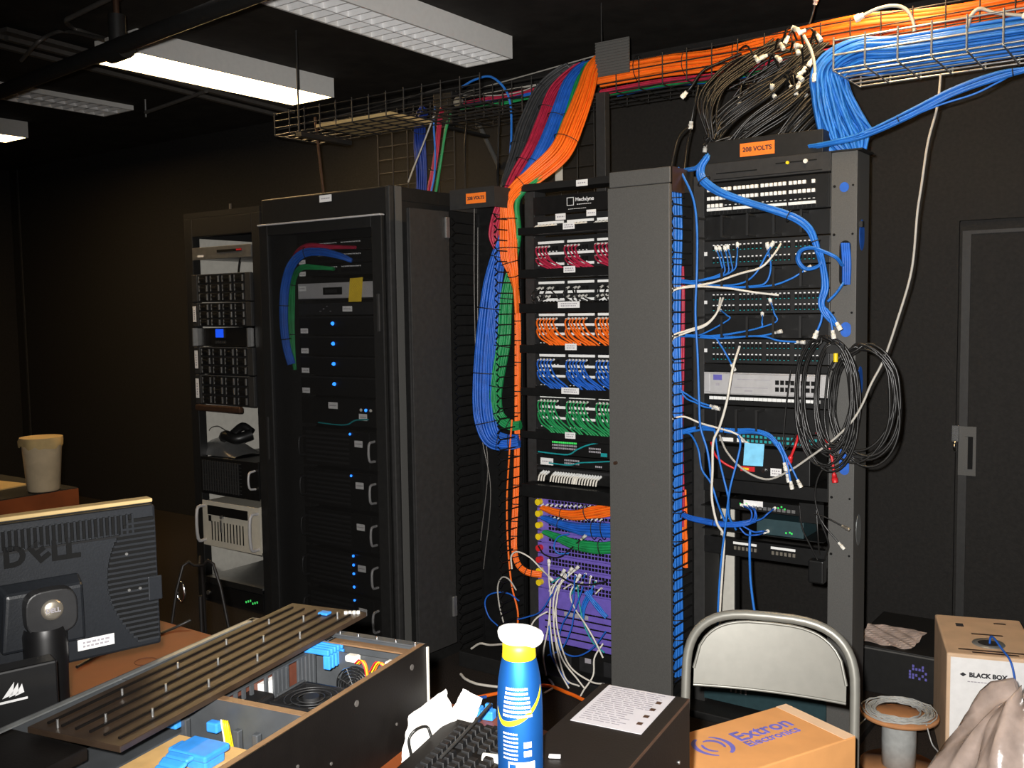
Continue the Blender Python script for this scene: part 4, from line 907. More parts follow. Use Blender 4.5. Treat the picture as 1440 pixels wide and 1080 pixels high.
# small bundle behind cabinet 2
bundle('cable_bundle', 'navy cable bundle dropping behind the tall cabinet', 'cable bundle', [P(596, 155, 3.62), P(590, 170, 3.66), P(590, 200, 3.72), P(592, 235, 3.74), P(592, 275, 3.76)], 'navy', [.03, .034, .034, .028], .02, 24, ties=(.4,))
bundle('cable_bundle', 'red cable bundle dropping beside the navy one', 'cable bundle', [P(622, 152, 3.70), P(618, 170, 3.68), P(615, 200, 3.66), P(610, 235, 3.66), P(604, 270, 3.66)], 'red', [.012, .014, .015, .017], .014, 12, ties=(.3, .8))
bundle('cable_bundle', 'pair of blue cables hanging in front of the red bundle behind the tall cabinet', 'cable bundle', [P(612, 150, 3.62), P(610, 175, 3.62), P(612, 215, 3.62), P(611, 245, 3.63), P(606, 272, 3.63)], 'blue2', .006, .006, 3, rs=.004)
bundle('cable_bundle', 'green cable bundle dropping beside the red one behind the tall cabinet', 'cable bundle', [P(634, 160, 3.72), P(628, 178, 3.71), P(623, 205, 3.70), P(618, 240, 3.70), P(612, 275, 3.70)], 'green', .008, .01, 6)
cable('pale grey cable slanting down to the tall cabinet roof', [P(612, 158, 3.60), P(596, 200, 3.55), P(582, 235, 3.5), P(574, 256, 3.45)], 'lgrey', .004, name='drop_cable')
cable('blue cable looping high over the back tray left end', [P(650, 122, 3.82), P(668, 112, 3.8), P(690, 108, 3.8), P(710, 125, 3.8), P(718, 150, 3.8), P(719, 190, 3.78), P(717, 222, 3.75), P(714, 250, 3.65)], 'blue2', .006, name='drop_cable')
for k, (m_, dv) in enumerate((('red', 0), ('blue', 6), ('green', 9))):
    bundle('cable_bundle', ['red','blue','green'][k]+' cables lying in the left end of the back tray', 'cable bundle', [P(648, 147+dv*.6, 3.95), P(690, 138+dv, 3.95), P(735, 130+dv, 3.97), P(780, 118+dv, 4.0)], m_, .012, .012, 6)
cable('thin grey cable lying along the back tray to the charcoal bundle', [P(652, 134, 3.86), P(700, 134, 3.86), P(735, 128, 3.86), P(770, 112, 3.86), P(800, 102, 3.86)], 'lgrey', .003, name='tray_cable')
cable('thin pale conduit line along the wall above the back tray', [P(640, 134, 4.55), P(835, 79, 4.55), P(1000, 32, 4.55), P(1180, -20, 4.55)], 'lgrey', .004, name='wall_line', k=1)
cable('dark grey wire running along the wall above the left tray', [P(390, 183, 4.55), P(520, 152, 4.55), P(620, 124, 4.55)], 'conduit', .005, name='wall_line')
# bundles lying in the back tray
xa, xb = -1.86, .0
def lie(label, m, y, z, wa, wb, n, x0=xa, x1=xb, wob=.02, lift=0, ties=()):
    pts = [(x0+(x1-x0)*i/8, y+wob*math.sin(i*1.3), z+lift*i/8+.01*math.sin(i*2.1)) for i in range(9)]
    return bundle('cable_bundle', label, 'cable bundle', pts, m, wa, wb, n, ties=ties, k=6, group='bundles lying in the back tray')
P0 = P(842, 90, 3.9)
lie('fat orange bundle lying in the back tray', 'orange', 3.95, 2.640, .05, .06, 40, x0=P0.x-.02, ties=(.1, .2, .3))
lie('blue bundle lying under the orange one in the back tray', 'blue', 4.06, 2.585, .02, .03, 14, x0=P0.x)
lie('red bundle lying at the floor of the back tray', 'red', 3.92, 2.566, .014, .02, 10, x0=P0.x)
lie('green bundle lying under the orange one in the back tray', 'green', 4.0, 2.575, .014, .02, 10, x0=P0.x)

# ---------------------------------------------------------------- over the right-hand rack
def lieb(label, pts, m, wa, wb, n, **k): return bundle('cable_bundle', label, 'cable bundle', pts, m, wa, wb, n, **k)
lieb('fat bright blue bundle in the zinc basket bending down behind the right-hand rack', [(.32, 3.66, 2.462), (-.1, 3.65, 2.455), (-.5, 3.64, 2.45), (-.9, 3.64, 2.455), (-1.06, 3.63, 2.47), (-1.15, 3.62, 2.43), P(1168, 130, 3.62), P(1178, 165, 3.61), P(1190, 195, 3.60), P(1203, 225, 3.60), P(1206, 255, 3.60)], 'blue2', [.055, .058, .06, .06, .062, .062, .07, .085, .10, .03, .012], [.10, .11, .115, .11, .08, .05, .045, .04, .03, .02, .01], 64, jit=.5, rs=.0062)
for k, (dv, n_) in enumerate(((0, 3), (5, 4), (9, 5))):
    lieb(['upper','middle','lower'][k]+' strand group of blue cables swagged from the zinc basket to the right-hand rack', [P(1540, 86+dv*.3, 3.50), P(1480, 90+dv*.4, 3.48), P(1445, 95+dv*.4, 3.47), P(1400, 103+dv, 3.46), P(1340, 125+dv, 3.45), P(1280, 155+dv, 3.45), P(1215, 186+dv*.7, 3.45), P(1170, 199+dv*.4, 3.46), P(1138, 205+dv*.3, 3.5)], 'blue2', .008, .008, n_, rs=.0035, ties=(.32, .66) if k == 1 else ())
cable('single thin blue cable hanging below the zinc basket', [P(1540, 80, 3.52), P(1445, 96, 3.50), P(1405, 115, 3.47), P(1370, 132, 3.46), P(1320, 148, 3.45), P(1270, 168, 3.45), P(1215, 188, 3.44)], 'blue2', .0035)
# black coax bundles fanning up from the rack to the basket
rnd = random.Random(11)
def fan(label, p0, p1, mid, n, spread0, spread1, r=.0042, m='blackc'):
    """a loose sheaf of cables: each follows its own slightly different sag"""
    mb = MB(); base = Vector(p0)
    for i in range(n):
        a, b_, c_ = (Vector([rnd.uniform(-1, 1) for _ in range(3)]) for _ in range(3))
        pts = [Vector(p0)+a*spread0]+[Vector(q)+(a*.6+b_)*((spread0+spread1)/2) for q in mid]+[Vector(p1)+c_*spread1]
        mb.tube([q-base for q in smooth(pts, 6)], r, 5)
    o = mb.build('coax_bundle', m, loc=base); return tag(o, label, 'cable bundle', 'loose sheaves of black coax')
fan('lower sheaf of black coax sweeping from the rack roof up to the zinc basket', P(1020, 208, 3.58), P(1165, 95, 3.74), [P(1060, 175, 3.60), P(1110, 140, 3.64)], 26, .030, .022)
fan('right-hand sheaf of black coax between the rack roof and the zinc basket', P(1090, 208, 3.58), P(1172, 108, 3.72), [P(1120, 170, 3.6), P(1150, 138, 3.64)], 20, .035, .022)
fan('upright sheaf of black coax rising from the left end of the rack roof', P(1000, 192, 3.56), P(1100, 60, 3.8), [P(996, 150, 3.56), P(1012, 118, 3.6), P(1055, 85, 3.7)], 20, .02, .03)
fan('middle sheaf of black coax crossing above the rack roof', P(1000, 200, 3.58), P(1150, 70, 3.8), [P(1025, 165, 3.62), P(1080, 125, 3.68)], 22, .025, .035)
fan('brown-lit sheaf of black coax along the front of the back tray', P(1040, 130, 3.76), P(1150, 62, 3.84), [P(1075, 105, 3.8), P(1110, 85, 3.82)], 14, .04, .04)
# loose coax ends with pale connectors
ends = [((1010, 190), (1003, 208)), ((1000, 186), (992, 205)), ((1016, 186), (1006, 210)), ((1040, 70), (1062, 80)), ((1080, 92), (1092, 80)), ((1100, 60), (1115, 40)), ((1130, 70), (1122, 42)), ((1150, 60), (1132, 43)), ((1110, 100), (1118, 125)), ((1130, 90), (1126, 65)), ((1100, 110), (1112, 122)), ((1135, 110), (1124, 116)), ((1095, 95), (1078, 78)), ((1140, 118), (1131, 100)), ((1070, 130), (1085, 130)), ((1046, 120), (1040, 138)), ((1125, 200), (1128, 190)), ((1112, 70), (1120, 68)), ((1150, 80), (1132, 95)), ((1085, 160), (1085, 128)), ((1150, 95), (1142, 84)), ((1120, 55), (1108, 52)), ((1160, 112), (1158, 98)), ((1105, 120), (1122, 108)), ((1090, 70), (1098, 62)), ((1140, 60), (1150, 50)), ((1112, 132), (1128, 128))]
ends.sort(key=lambda e: e[1])
for i, ((a, b_), (c_, d_)) in enumerate(ends):
    y = 3.66+.02*(i % 4); p0 = P(a, b_, y+.05); p1 = P(c_, d_, y-.03); pm = (p0+p1)/2+Vector((.01, -.03, .02))
    cable(f'{ORD[i]} loose pale-tipped coax end from the left above the right-hand rack', [p0, pm, p1], 'blackc', .0042, ends=(1,), group='loose coax ends', name='coax_cable', k=5)
cable('black coax strand hanging down with a pale plug left of the sheaves', [P(1042, 75, 3.7), P(1012, 88, 3.66), P(988, 100, 3.62), P(972, 122, 3.6), P(965, 130, 3.6)], 'blackc', .005, ends=(1,), name='coax_cable')
cable('black coax strand dropping to a pale splice beside the rack roof', [P(982, 120, 3.62), P(976, 150, 3.6), P(972, 172, 3.6)], 'blackc', .005, ends=(1,), name='coax_cable')
cable('black coax strand reaching from the pale splice into the cable manager', [P(970, 176, 3.6), P(956, 190, 3.55), P(950, 205, 3.52), P(944, 235, 3.50)], 'blackc', .005, name='coax_cable')
cable('black coax strand hanging straight down left of the right-hand rack', [P(972, 178, 3.6), P(966, 205, 3.56), P(961, 245, 3.5)], 'blackc', .004, name='coax_cable')
cable('bright-ended coax sticking up above the back tray', [P(1138, 34, 3.88), P(1143, 18, 3.88), P(1146, 5, 3.87)], 'blackc', .005, ends=(1,), name='coax_cable')
for k, pts in enumerate(([(1213, 22), (1235, 12), (1258, 8), (1275, 14), (1284, 30), (1286, 44)], [(1440, 22), (1400, 18), (1378, 12), (1366, 22), (1360, 40)], [(1130, 50), (1140, 70), (1145, 90), (1146, 105)])):
    cable(['beige-sleeved cable arching over the zinc basket', 'beige-sleeved cable over the right end of the zinc basket', 'beige-sleeved cable hanging in front of the coax sheaves'][k], [P(u, v, 3.52+.03*k) for u, v in pts], 'lgrey', .006, ends=(0,) if k < 2 else (1,), name='coax_cable')
# thin pale cable from the tray to the floor of the rack
cable('long pale grey cable hanging from the zinc basket past the right-hand rack', [P(1323, 105, 3.55), P(1318, 150, 3.48), P(1305, 200, 3.44), P(1296, 260, 3.42), P(1290, 300, 3.42), P(1282, 380, 3.42), P(1262, 450, 3.42), P(1243, 505, 3.42), P(1225, 540, 3.41), P(1212, 570, 3.40), P(1196, 595, 3.39), P(1170, 620, 3.39), P(1140, 642, 3.385), P(1110, 662, 3.385), P(1078, 674, 3.385), P(1045, 660, 3.385), P(1022, 635, 3.40), P(1012, 612, 3.43)], 'lgrey', .0042, name='long_cable')

# ---- bundles in the right cable manager, seen through its open flank
for k, (m_, u, w_, n_, lb, y) in enumerate((('blue2', 950, .020, 16, 'bright blue bundle running down inside the right cable manager', 3.40), ('whitec', 944, .007, 3, 'white cables running down the front of the right cable manager', 3.335), ('red', 958, .010, 6, 'red bundle running down at the back of the right cable manager', 3.45))):
    x = -1.66+.0*k; q = []
    vs_ = [262, 330, 400, 480, 560, 640, 720, 800, 880, 950] if k == 0 else ([410, 480, 560, 650, 740, 850, 955] if k == 1 else [375, 420, 520, 600, 680, 740])
    for i, v in enumerate(vs_): q.append((x+.004*math.sin(i*1.7), y+.004*math.sin(i), PX(u, v, x).z))
    bundle('cable_bundle', lb, 'cable bundle', q, m_, w_*1.4, w_, n_, ties=[.03+.05*j for j in range(19)] if k == 0 else (), group='bundles in the right cable manager', rs=None if k else .0052)
bundle('cable_bundle', 'short orange bundle low in the right cable manager', 'cable bundle', [(-1.650, 3.455, PX(958, 690, -1.65).z), (-1.648, 3.455, PX(958, 745, -1.65).z), (-1.646, 3.458, PX(958, 800, -1.65).z)], 'orange', .012, .012, 6, group='bundles in the right cable manager')
# ---- blue cables in front of rack 4
YC = 3.42
def PC(l, y=YC): return [P(a[0], a[1], a[2] if len(a) > 2 else y) for a in l]
bundle('cable_bundle', 'bright blue bundle crossing the white jacks of the right-hand rack', 'cable bundle', PC([(962, 240, 3.46), (980, 236), (995, 220, 3.40), (987, 232, 3.39), (985, 245, 3.39), (993, 258, 3.38), (1015, 272, 3.37), (1050, 285, 3.37), (1090, 297, 3.37), (1120, 308, 3.37), (1138, 322, 3.37), (1146, 340, 3.37), (1150, 356, 3.37)]), 'blue2', [.004, .008, .012, .018, .020, .018, .016, .016, .015, .013, .010], .012, 9, ties=(.4, .72, .92), rs=.0052)
bundle('cable_bundle', 'blue cable loop curled beside the upper patch panels of the right-hand rack', 'cable bundle', PC([(1150, 356, 3.365), (1155, 368, 3.36), (1148, 376, 3.36), (1132, 378, 3.36), (1122, 366, 3.355), (1126, 352, 3.35), (1142, 348, 3.35), (1160, 354, 3.35), (1176, 362, 3.36), (1184, 372, 3.40)]), 'blue2', .008, .008, 5, rs=.0042)
bundle('cable_bundle', 'blue cable tail hanging from the loop to the lower ring manager', 'cable bundle', PC([(1152, 354, 3.37), (1158, 380, 3.365), (1160, 405, 3.36), (1155, 425, 3.36), (1158, 438, 3.36), (1168, 450, 3.37), (1178, 458, 3.39)]), 'blue2', [.012, .014, .014, .012, .008, .007], .01, 6, rs=.0048)
cable('blue cable from the slot loop joining the hanging tail', PC([(1186, 398, 3.44), (1176, 412, 3.40), (1164, 424, 3.375)]), 'blue2', .005)
for i, pts in enumerate(([(1157, 430), (1155, 450), (1149, 466)], [(1160, 432), (1168, 450), (1171, 466)], [(1162, 434), (1172, 446), (1177, 455)])):
    cable(['left','middle','right'][i]+' blue cable end with a clear plug under the hanging tail', PC(pts, 3.365-.005*i), 'blue2', .0042, ends=(1,))
cable('single blue cable wandering down the left side of the right-hand rack', PC([(954, 236, 3.40), (962, 250, 3.38), (975, 280, 3.37), (980, 320, 3.365), (980, 380, 3.36), (978, 440, 3.36), (981, 500, 3.36), (983, 560, 3.36), (985, 600, 3.36), (995, 635, 3.36), (1001, 680, 3.36)]), 'blue2', .0045, name='long_cable')
# fans of blue cords: from the manager ring row to the ports
def fanc(src, dsts, my, lab_, group):
    for i, (u, v, u2, v2) in enumerate(sorted(dsts)):
        cable(f'{ORD[i]} from the left '+lab_, [P(src[0], src[1], YC), P((src[0]+u2)/2-8, src[1]+2, YC-.01), P(u2, v2, YC-.012), P((u+u2)/2+3, (v+v2)/2, YC-.01), P(u, v, Y3-.012)], 'blue2', .0030, ends=(1,), group=group, k=5)
fanc((955, 393), [(1008, 352, 1013, 385), (1013, 352, 1016, 386), (1020, 352, 1021, 386), (1024, 350, 1026, 384), (1037, 347, 1029, 382)], 0, 'blue cord rising to the left end of the uppermost patch panel', 'blue cords of the upper fan')
cable('blue cord swinging right and up to the middle of the uppermost patch panel', PC([(955, 394), (1000, 401, 3.41), (1040, 399, 3.40), (1062, 385, 3.40), (1078, 358, 3.42), (1084, 347, 3.45)]), 'blue2', .0035, ends=(1,))
cable('blue cord curving under the white cable to the uppermost patch panel', PC([(955, 396), (1020, 403, 3.41), (1062, 402, 3.40), (1078, 396, 3.40), (1084, 375, 3.41), (1080, 350, 3.45)]), 'blue2', .0035, ends=(1,))
cable('blue cord running far right with a clear plug in the upper ring manager', PC([(955, 397), (1020, 404, 3.41), (1080, 402, 3.40), (1110, 393, 3.40), (1132, 380, 3.41)]), 'blue2', .0035, ends=(1,))
cable('white cable running from the right cable manager to the uppermost patch panel', PC([(941, 440, 3.33), (941, 410, 3.32), (960, 404, 3.36), (1000, 398, 3.39), (1040, 385, 3.39), (1070, 376, 3.39), (1088, 358, 3.41), (1098, 343, 3.45)]), 'whitec', .0042)
cable('white cable reaching across to the second patch panel of the right-hand rack', PC([(942, 420, 3.32), (948, 408, 3.33), (980, 403, 3.37), (1020, 405, 3.38), (1060, 411, 3.40), (1095, 415, 3.44)]), 'whitec', .0042)
fanc((955, 470), [(1013, 436, 1024, 450), (1084, 425, 1087, 455), (1072, 443, 1065, 462)], 0, 'blue cord rising from the middle ring manager to a patch panel', 'blue cords of the middle fan')
cable('blue cord with a clear plug resting in the middle ring manager', PC([(955, 472), (1010, 476, 3.41), (1050, 473, 3.40), (1072, 472, 3.40), (1090, 468, 3.40)]), 'blue2', .0035, ends=(1,))
cable('blue cord with a clear plug drooping to the third patch panel', PC([(955, 473), (1020, 474, 3.41), (1070, 473, 3.40), (1095, 479, 3.40), (1122, 481, 3.40)]), 'blue2', .0035, ends=(1,))
cable('blue cord dropping to the left end of the third patch panel', PC([(955, 471), (1000, 473, 3.41), (1013, 485, 3.41), (1022, 500, 3.41), (1029, 513, 3.43)]), 'blue2', .0035, ends=(1,))
for i in range(2): cable(['upper','lower'][i]+' white cable of the pair curving up to the second patch panel', PC([(943, 500, 3.33), (945, 478-4*i, 3.34), (965, 468-3*i, 3.38), (992, 458-2*i, 3.39), (1008, 440, 3.40), (1013+4*i, 419, 3.45)]), 'whitec', .004)
cable('cream cable hanging down the middle of the right-hand rack to the floor', PC([(1040, 487, 3.42), (1030, 520, 3.36), (1022, 565, 3.35), (1012, 600, 3.35), (1003, 622, 3.345), (1002, 660, 3.345), (1001, 700, 3.345), (1008, 735, 3.35), (1018, 755, 3.37), (1016, 800, 3.38), (1012, 865, 3.38), (1010, 940, 3.38)]), 'whitec', .005, name='long_cable')
cable('white cable arching from the right cable manager to the dark patch panel', PC([(941, 600, 3.33), (945, 590, 3.33), (962, 586, 3.36), (985, 595, 3.39), (1010, 602, 3.39), (1035, 610, 3.40), (1050, 623, 3.44)]), 'whitec', .004, ends=(1,))
bundle('cable_bundle', 'blue bundle arching through the lower ring manager to hanging plugs', 'cable bundle', PC([(955, 608), (985, 602), (1010, 604, 3.41), (1035, 606, 3.41), (1060, 606, 3.40), (1080, 612, 3.39), (1094, 626, 3.385)]), 'blue2', [.012, .014, .013, .013, .012, .012, .010], .01, 8, ties=(.4,), rs=.004)
for i, pts in enumerate(([(1094, 624), (1102, 645), (1107, 668)], [(1096, 622), (1106, 648), (1112, 678)], [(1098, 626), (1112, 655), (1122, 676)], [(1092, 626), (1100, 640), (1103, 652)])):
    cable(['first','second','third','shortest'][i]+' blue cable end hanging with a clear plug right of the blue note', PC(pts, 3.385-.006*i), 'blue2', .0036, ends=(1,))
cable('blue cable curling down to the lower left from the blue bundle', PC([(960, 608), (972, 612, 3.40), (982, 632, 3.37), (987, 660, 3.365), (1000, 680, 3.36), (1010, 710, 3.37), (1022, 740, 3.40)]), 'blue2', .004, name='long_cable')
cable('blue cable dropping from the ring manager past the black control box', PC([(1005, 606, 3.41), (1010, 640, 3.38), (1017, 670, 3.36), (1024, 700, 3.36), (1025, 725, 3.37), (1035, 745, 3.40)]), 'blue2', .004, ends=())
cable('pale blue cable slanting down across the black control box', PC([(1036, 608, 3.41), (1041, 624, 3.39), (1036, 650, 3.37), (1026, 690, 3.355), (1020, 740, 3.355), (1014, 790, 3.36), (1010, 850, 3.36), (1008, 930, 3.38)]), 'blue2', .004, name='long_cable')
cable('light blue cable hanging straight to the floor behind the folding chair', PC([(1055, 745, 3.40), (1054, 770, 3.38), (1055, 810, 3.38), (1058, 840, 3.38), (1063, 880, 3.38), (1066, 960, 3.38)]), 'blue2', .0048, name='long_cable')
cable('red cable hanging in front of the black control box', PC([(1000, 622, 3.42), (1006, 640, 3.40), (1018, 651, 3.40), (1035, 660, 3.41)]), 'redc', .0045)
bundle('cable_bundle', 'blue bundle swagging from the cable manager to the small switches', 'cable bundle', PC([(955, 720), (968, 728, 3.40), (990, 733, 3.39), (1020, 738, 3.385), (1045, 737, 3.385), (1062, 732, 3.40)]), 'blue', [.008, .012, .013, .012, .012, .008], .01, 9, ties=(.1, .5), rs=.004)
for i, pts in enumerate(([(1045, 738), (1056, 730), (1056, 718), (1045, 711, 3.435)], [(1048, 738), (1060, 730), (1061, 718), (1052, 711, 3.435)], [(1050, 739), (1063, 730), (1062, 718), (1060, 712, 3.435)], [(1050, 736), (1070, 730), (1080, 722), (1089, 715, 3.435)], [(1045, 740), (1060, 748), (1072, 747), (1078, 747, 3.43)], [(1040, 742), (1050, 752), (1066, 752), (1074, 749, 3.43)])):
    cable(['first','second','third','long','upper short','lower short'][i]+' blue cord looping from the blue swag into a small switch', PC(pts, 3.39-.003*i), 'blue', .0032, ends=(1,), group='blue cords of the small switches')
for i, pts in enumerate(([(952, 570, 3.42), (965, 560), (978, 566), (990, 572), (1003, 574)], [(953, 555, 3.42), (968, 556), (985, 566), (1000, 571)])):
    cable(['lower','upper'][i]+' blue cord with a clear plug left of the row of white tabs', PC([(948, 520, 3.40), (955, 545, 3.39)]+pts[1:], 3.39), 'blue2', .0036, ends=(1,))
# red boots near the coil
for i, pts in enumerate(([(1123, 610, 3.42), (1119, 625, 3.40), (1112, 643, 3.40)], [(1165, 628, 3.40), (1170, 645, 3.40), (1173, 668, 3.40)], [(1148, 608, 3.42), (1154, 614, 3.42), (1157, 618, 3.43)])):
    cable(['red-booted lead hanging left under the coil', 'red-booted lead hanging right under the coil', 'short red boot at the dark patch panel'][i], [P(*q) for q in pts], 'redc', .005, name='red_lead', em='redc', ends=(1,))
# the coil of black cable hung on the right post
def coil(label, cu, cv, y, ru, rv, n, seed, r=.0045):
    c = P(cu, cv, y); rnd = random.Random(seed); b = MB(); a_, b2 = abs(P(cu+ru, cv, y).x-c.x), abs(P(cu, cv+rv, y).z-c.z); pts = []
    for k in range(n):
        e1, e2, ox, oz, oy = (rnd.uniform(-1, 1) for _ in range(5))
        for j in range(22):
            t = 2*PI*j/22; s_ = 1+.06*e1*math.cos(t)+.05*e2*math.sin(2*t)
            pts.append(Vector((a_*s_*math.sin(t)+ox*.022, oy*.012-.006*math.cos(2*t), b2*s_*math.cos(t)+(oz*.035-.03 if math.cos(t) < .4 else 0))))
    b.tube(smooth(pts, 2), r, 5)
    o = b.build('cable_coil', 'blackc', loc=c); return tag(o, label, 'cable coil', 'coils of black cable')
coil('large round coil of black cable hanging over the right post of the rack', 1212, 560, 3.415, 47, 72, 8, 3)
coil('tall narrow coil of black cable hanging in front of the silver switch', 1160, 558, 3.40, 40, 80, 9, 5)
coil('small inner loop of black cable between the two big coils', 1178, 553, 3.385, 26, 72, 5, 8)
hk = thing('cable_hook', 'dark hook bracket on the right post carrying the coils', 'hook', (P(1187, 492, Y3).x, Y3+.003, P(1187, 495, Y3).z)); MB().box(-.03, .03, -.095, 0, 0, .008).build('arm', 'rack', hk); MB().box(-.03, .03, -.103, -.095, 0, .03).build('lip', 'rack', hk)
MB().cyl((.0, -.098, -.03), (.0, -.098, .0), .008, 8).build('wire_nut', 'yellow', hk)
# thin black leads low on the right of rack 4
for i, pts in enumerate(([(1200, 630, 3.44), (1170, 648, 3.40), (1152, 668, 3.39), (1146, 700, 3.39), (1155, 735, 3.39), (1165, 765, 3.40), (1160, 785, 3.42)], [(1145, 722, 3.40), (1162, 728, 3.40), (1185, 740, 3.40)], [(1150, 720, 3.40), (1160, 740, 3.40), (1180, 764, 3.40)], [(1148, 715, 3.41), (1150, 750, 3.40), (1152, 780, 3.41)], [(1130, 590, 3.40), (1120, 610, 3.40), (1103, 632, 3.40), (1104, 585, 3.40), (1112, 520, 3.39)])):
    cable(['thin black lead looping from the right post down to the power adapter', 'thin black lead with a brass tip at the right of the small switches', 'thin black lead with a pale clip below the brass-tipped one', 'thin black lead dropping straight to the power adapter', 'thin black lead falling left of the narrow coil'][i], [P(*q) for q in pts], 'blackc', .003, ends=(1,) if i in (1, 2) else (), em='gold' if i == 1 else 'boot', name='thin_lead')

# ---------------------------------------------------------------- bundles and loose cables at the purple switch
YP = Y3-.03
PB = 'bundles plugged into the purple switch'
bundle('cable_bundle', 'orange bundle plugged across the top of the purple switch', 'cable bundle', [P(763, 714, YP), P(785, 721, YP-.01), P(810, 724, YP-.015), P(835, 720, YP-.02), P(862, 715, YP-.02)], 'orange', [.008, .016, .022, .03, .03], .018, 18, ties=(.33, .68), group=PB)
bundle('cable_bundle', 'blue bundle plugged across the purple switch under the orange one', 'cable bundle', [P(764, 728, YP), P(785, 736, YP-.01), P(810, 742, YP-.02), P(835, 745, YP-.025), P(862, 745, YP-.025)], 'blue', [.008, .018, .026, .034, .034], .018, 20, ties=(.3, .75, .88), group=PB)
bundle('cable_bundle', 'green bundle plugged across the purple switch under the blue one', 'cable bundle', [P(766, 748, YP), P(785, 756, YP-.01), P(808, 765, YP-.02), P(835, 770, YP-.025), P(862, 769, YP-.025)], 'green', [.008, .016, .024, .028, .028], .018, 18, ties=(.6, .85), group=PB)
for k in range(26):
    for r_, v in enumerate((709, 727)):
        if (k+r_*3) % 2 == 0:
            p = P(764+k*3.3, v+(k*.12), Y3-.016); o_ = tag(MB().tube([(0, 0, 0), (-.001, -.014, -.004)], .0045, 5).build('clear_plug', 'white', loc=p), f'{ORD[k//2]} clear plug from the left in the {["top", "second"][r_]} card of the purple switch', 'plug', 'plugs of the purple switch')
cable('black lead with a white tag arching across the purple cards', [P(757, 768, YP-.02), P(766, 780, YP-.03), P(785, 784, YP-.03), P(800, 774, YP-.035), P(818, 758, YP-.035)], 'blackc', .0035, ends=(1,))
cable('bright blue cord curling over the green bundle', [P(800, 751, YP-.05), P(785, 755, YP-.05), P(779, 768, YP-.05), P(785, 778, YP-.04), P(800, 778, YP-.03)], 'blue2', .0032)
cable('white cord arching over the orange bend to the lower purple cards', [P(720, 800, 3.34), P(719, 782, 3.34), P(728, 776, 3.34), P(745, 784, 3.35), P(762, 801, 3.38), P(773, 812, 3.43)], 'whitec', .0035, ends=(1,))
for i, pts in enumerate(([(772, 795), (772, 815), (774, 840), (771, 880), (764, 920), (768, 950)], [(790, 808), (777, 830), (773, 860), (776, 900), (783, 935), (800, 968)], [(800, 805), (784, 826), (778, 850), (780, 890), (785, 920), (796, 955), (815, 965)], [(808, 802), (788, 822), (783, 845), (779, 880), (790, 925), (812, 955), (822, 968)], [(812, 815), (802, 835), (808, 855), (822, 876), (836, 900), (848, 925)], [(770, 860), (756, 868), (748, 878), (745, 890)], [(848, 905), (836, 925), (834, 950), (820, 972), (812, 988)], [(790, 815), (782, 850), (785, 890), (800, 935), (830, 958), (850, 962)])):
    y0 = Y3-.02; cable(['straight','first','second','third','fourth','short','rightmost','outer'][i]+' white cable drooping from the purple switch to the floor', [P(u, v, y0-.10*min(1, j/3)-.006*i) for j, (u, v) in enumerate(pts)], 'whitec', .0038, ends=(0,) if i in (0, 1, 2, 3, 4) else (), group='white cables drooping from the purple switch', name='long_cable')
for i, pts in enumerate(([(700, 880), (688, 868), (682, 850), (686, 838), (700, 833), (716, 835), (730, 845)], [(808, 815), (805, 850), (790, 880), (786, 905), (797, 920), (815, 922), (835, 910), (852, 888)], [(820, 825), (808, 860), (803, 885), (790, 912), (770, 922)], [(772, 880), (775, 920), (785, 940), (800, 962)], [(777, 835), (760, 860), (740, 868), (728, 871)])):
    cable(['left','wide','inner','lower','upper'][i]+' blue cable looping loose in front of the purple switch', [P(u, v, 3.36-.005*i) for (u, v) in pts], 'blue', .0034, group='loose blue cables at the purple switch', name='long_cable')
cable('teal cable slanting over the lower part of the purple switch', [P(812, 820, 3.41), P(815, 850, 3.38), P(822, 880, 3.37), P(835, 905, 3.36), P(850, 918, 3.36)], 'teal', .0034)
for i, pts in enumerate(([(832, 830), (822, 850), (818, 870)], [(824, 832), (838, 850), (853, 868)])):
    bundle('cable_bundle', ['left','right'][i]+' leg of the crossed blue cables on the purple switch', 'cable bundle', [P(u, v, 3.42-.01*i) for u, v in pts], 'blue2', .013, .01, 7, rs=.004)
rnd = random.Random(21)
for i in range(14):
    u = 778+5*i+rnd.uniform(0, 4); v = 806+rnd.uniform(0, 24); du = rnd.uniform(-14, -2); dv_ = rnd.uniform(4, 14)
    m_ = ['whitec', 'blue2', 'teal', 'whitec', 'blue'][i % 5]
    stub(f'{ORD[i]} cord from the left plugged in the tangle of the lower purple cards', m_, [P(u, v, Y3-.012), P(u+du*.3, v+1, Y3-.05), P(u+du, v+dv_, Y3-.055)], grp='cords of the purple tangle', r=.0033)
cable('black lead crossing the tangle of the purple switch', [P(775, 802, 3.40), P(790, 812, 3.39), P(806, 820, 3.38), P(830, 822, 3.38), P(853, 818, 3.39)], 'blackc', .004)
cable('white and black cable loop hanging left of the orange run', [P(726, 830, 3.34), P(716, 815, 3.33), P(706, 812, 3.33), P(700, 825, 3.33), P(702, 850, 3.33), P(708, 875, 3.33), P(714, 900, 3.33)], 'lgrey', .0035)
cable('pale cable lying at the foot of the left cable manager', [P(663, 912, 3.24), P(675, 905, 3.22), P(690, 907, 3.2), P(715, 905, 3.15)], 'whitec', .005)
for i, (u0, v0, u1_, v1) in enumerate(((667, 275, 672, 560), (672, 320, 676, 600))):
    cable(['left','right'][i]+' thin black wire hanging inside the left cable manager', [P(u0, v0, 3.44), P(u0, (v0+v1)/2, 3.44), P(u1_, v1, 3.42), P(u1_+14, v1+90, 3.42), P(u1_+4, v1+200, 3.43)], 'conduit', .0025, name='thin_lead')
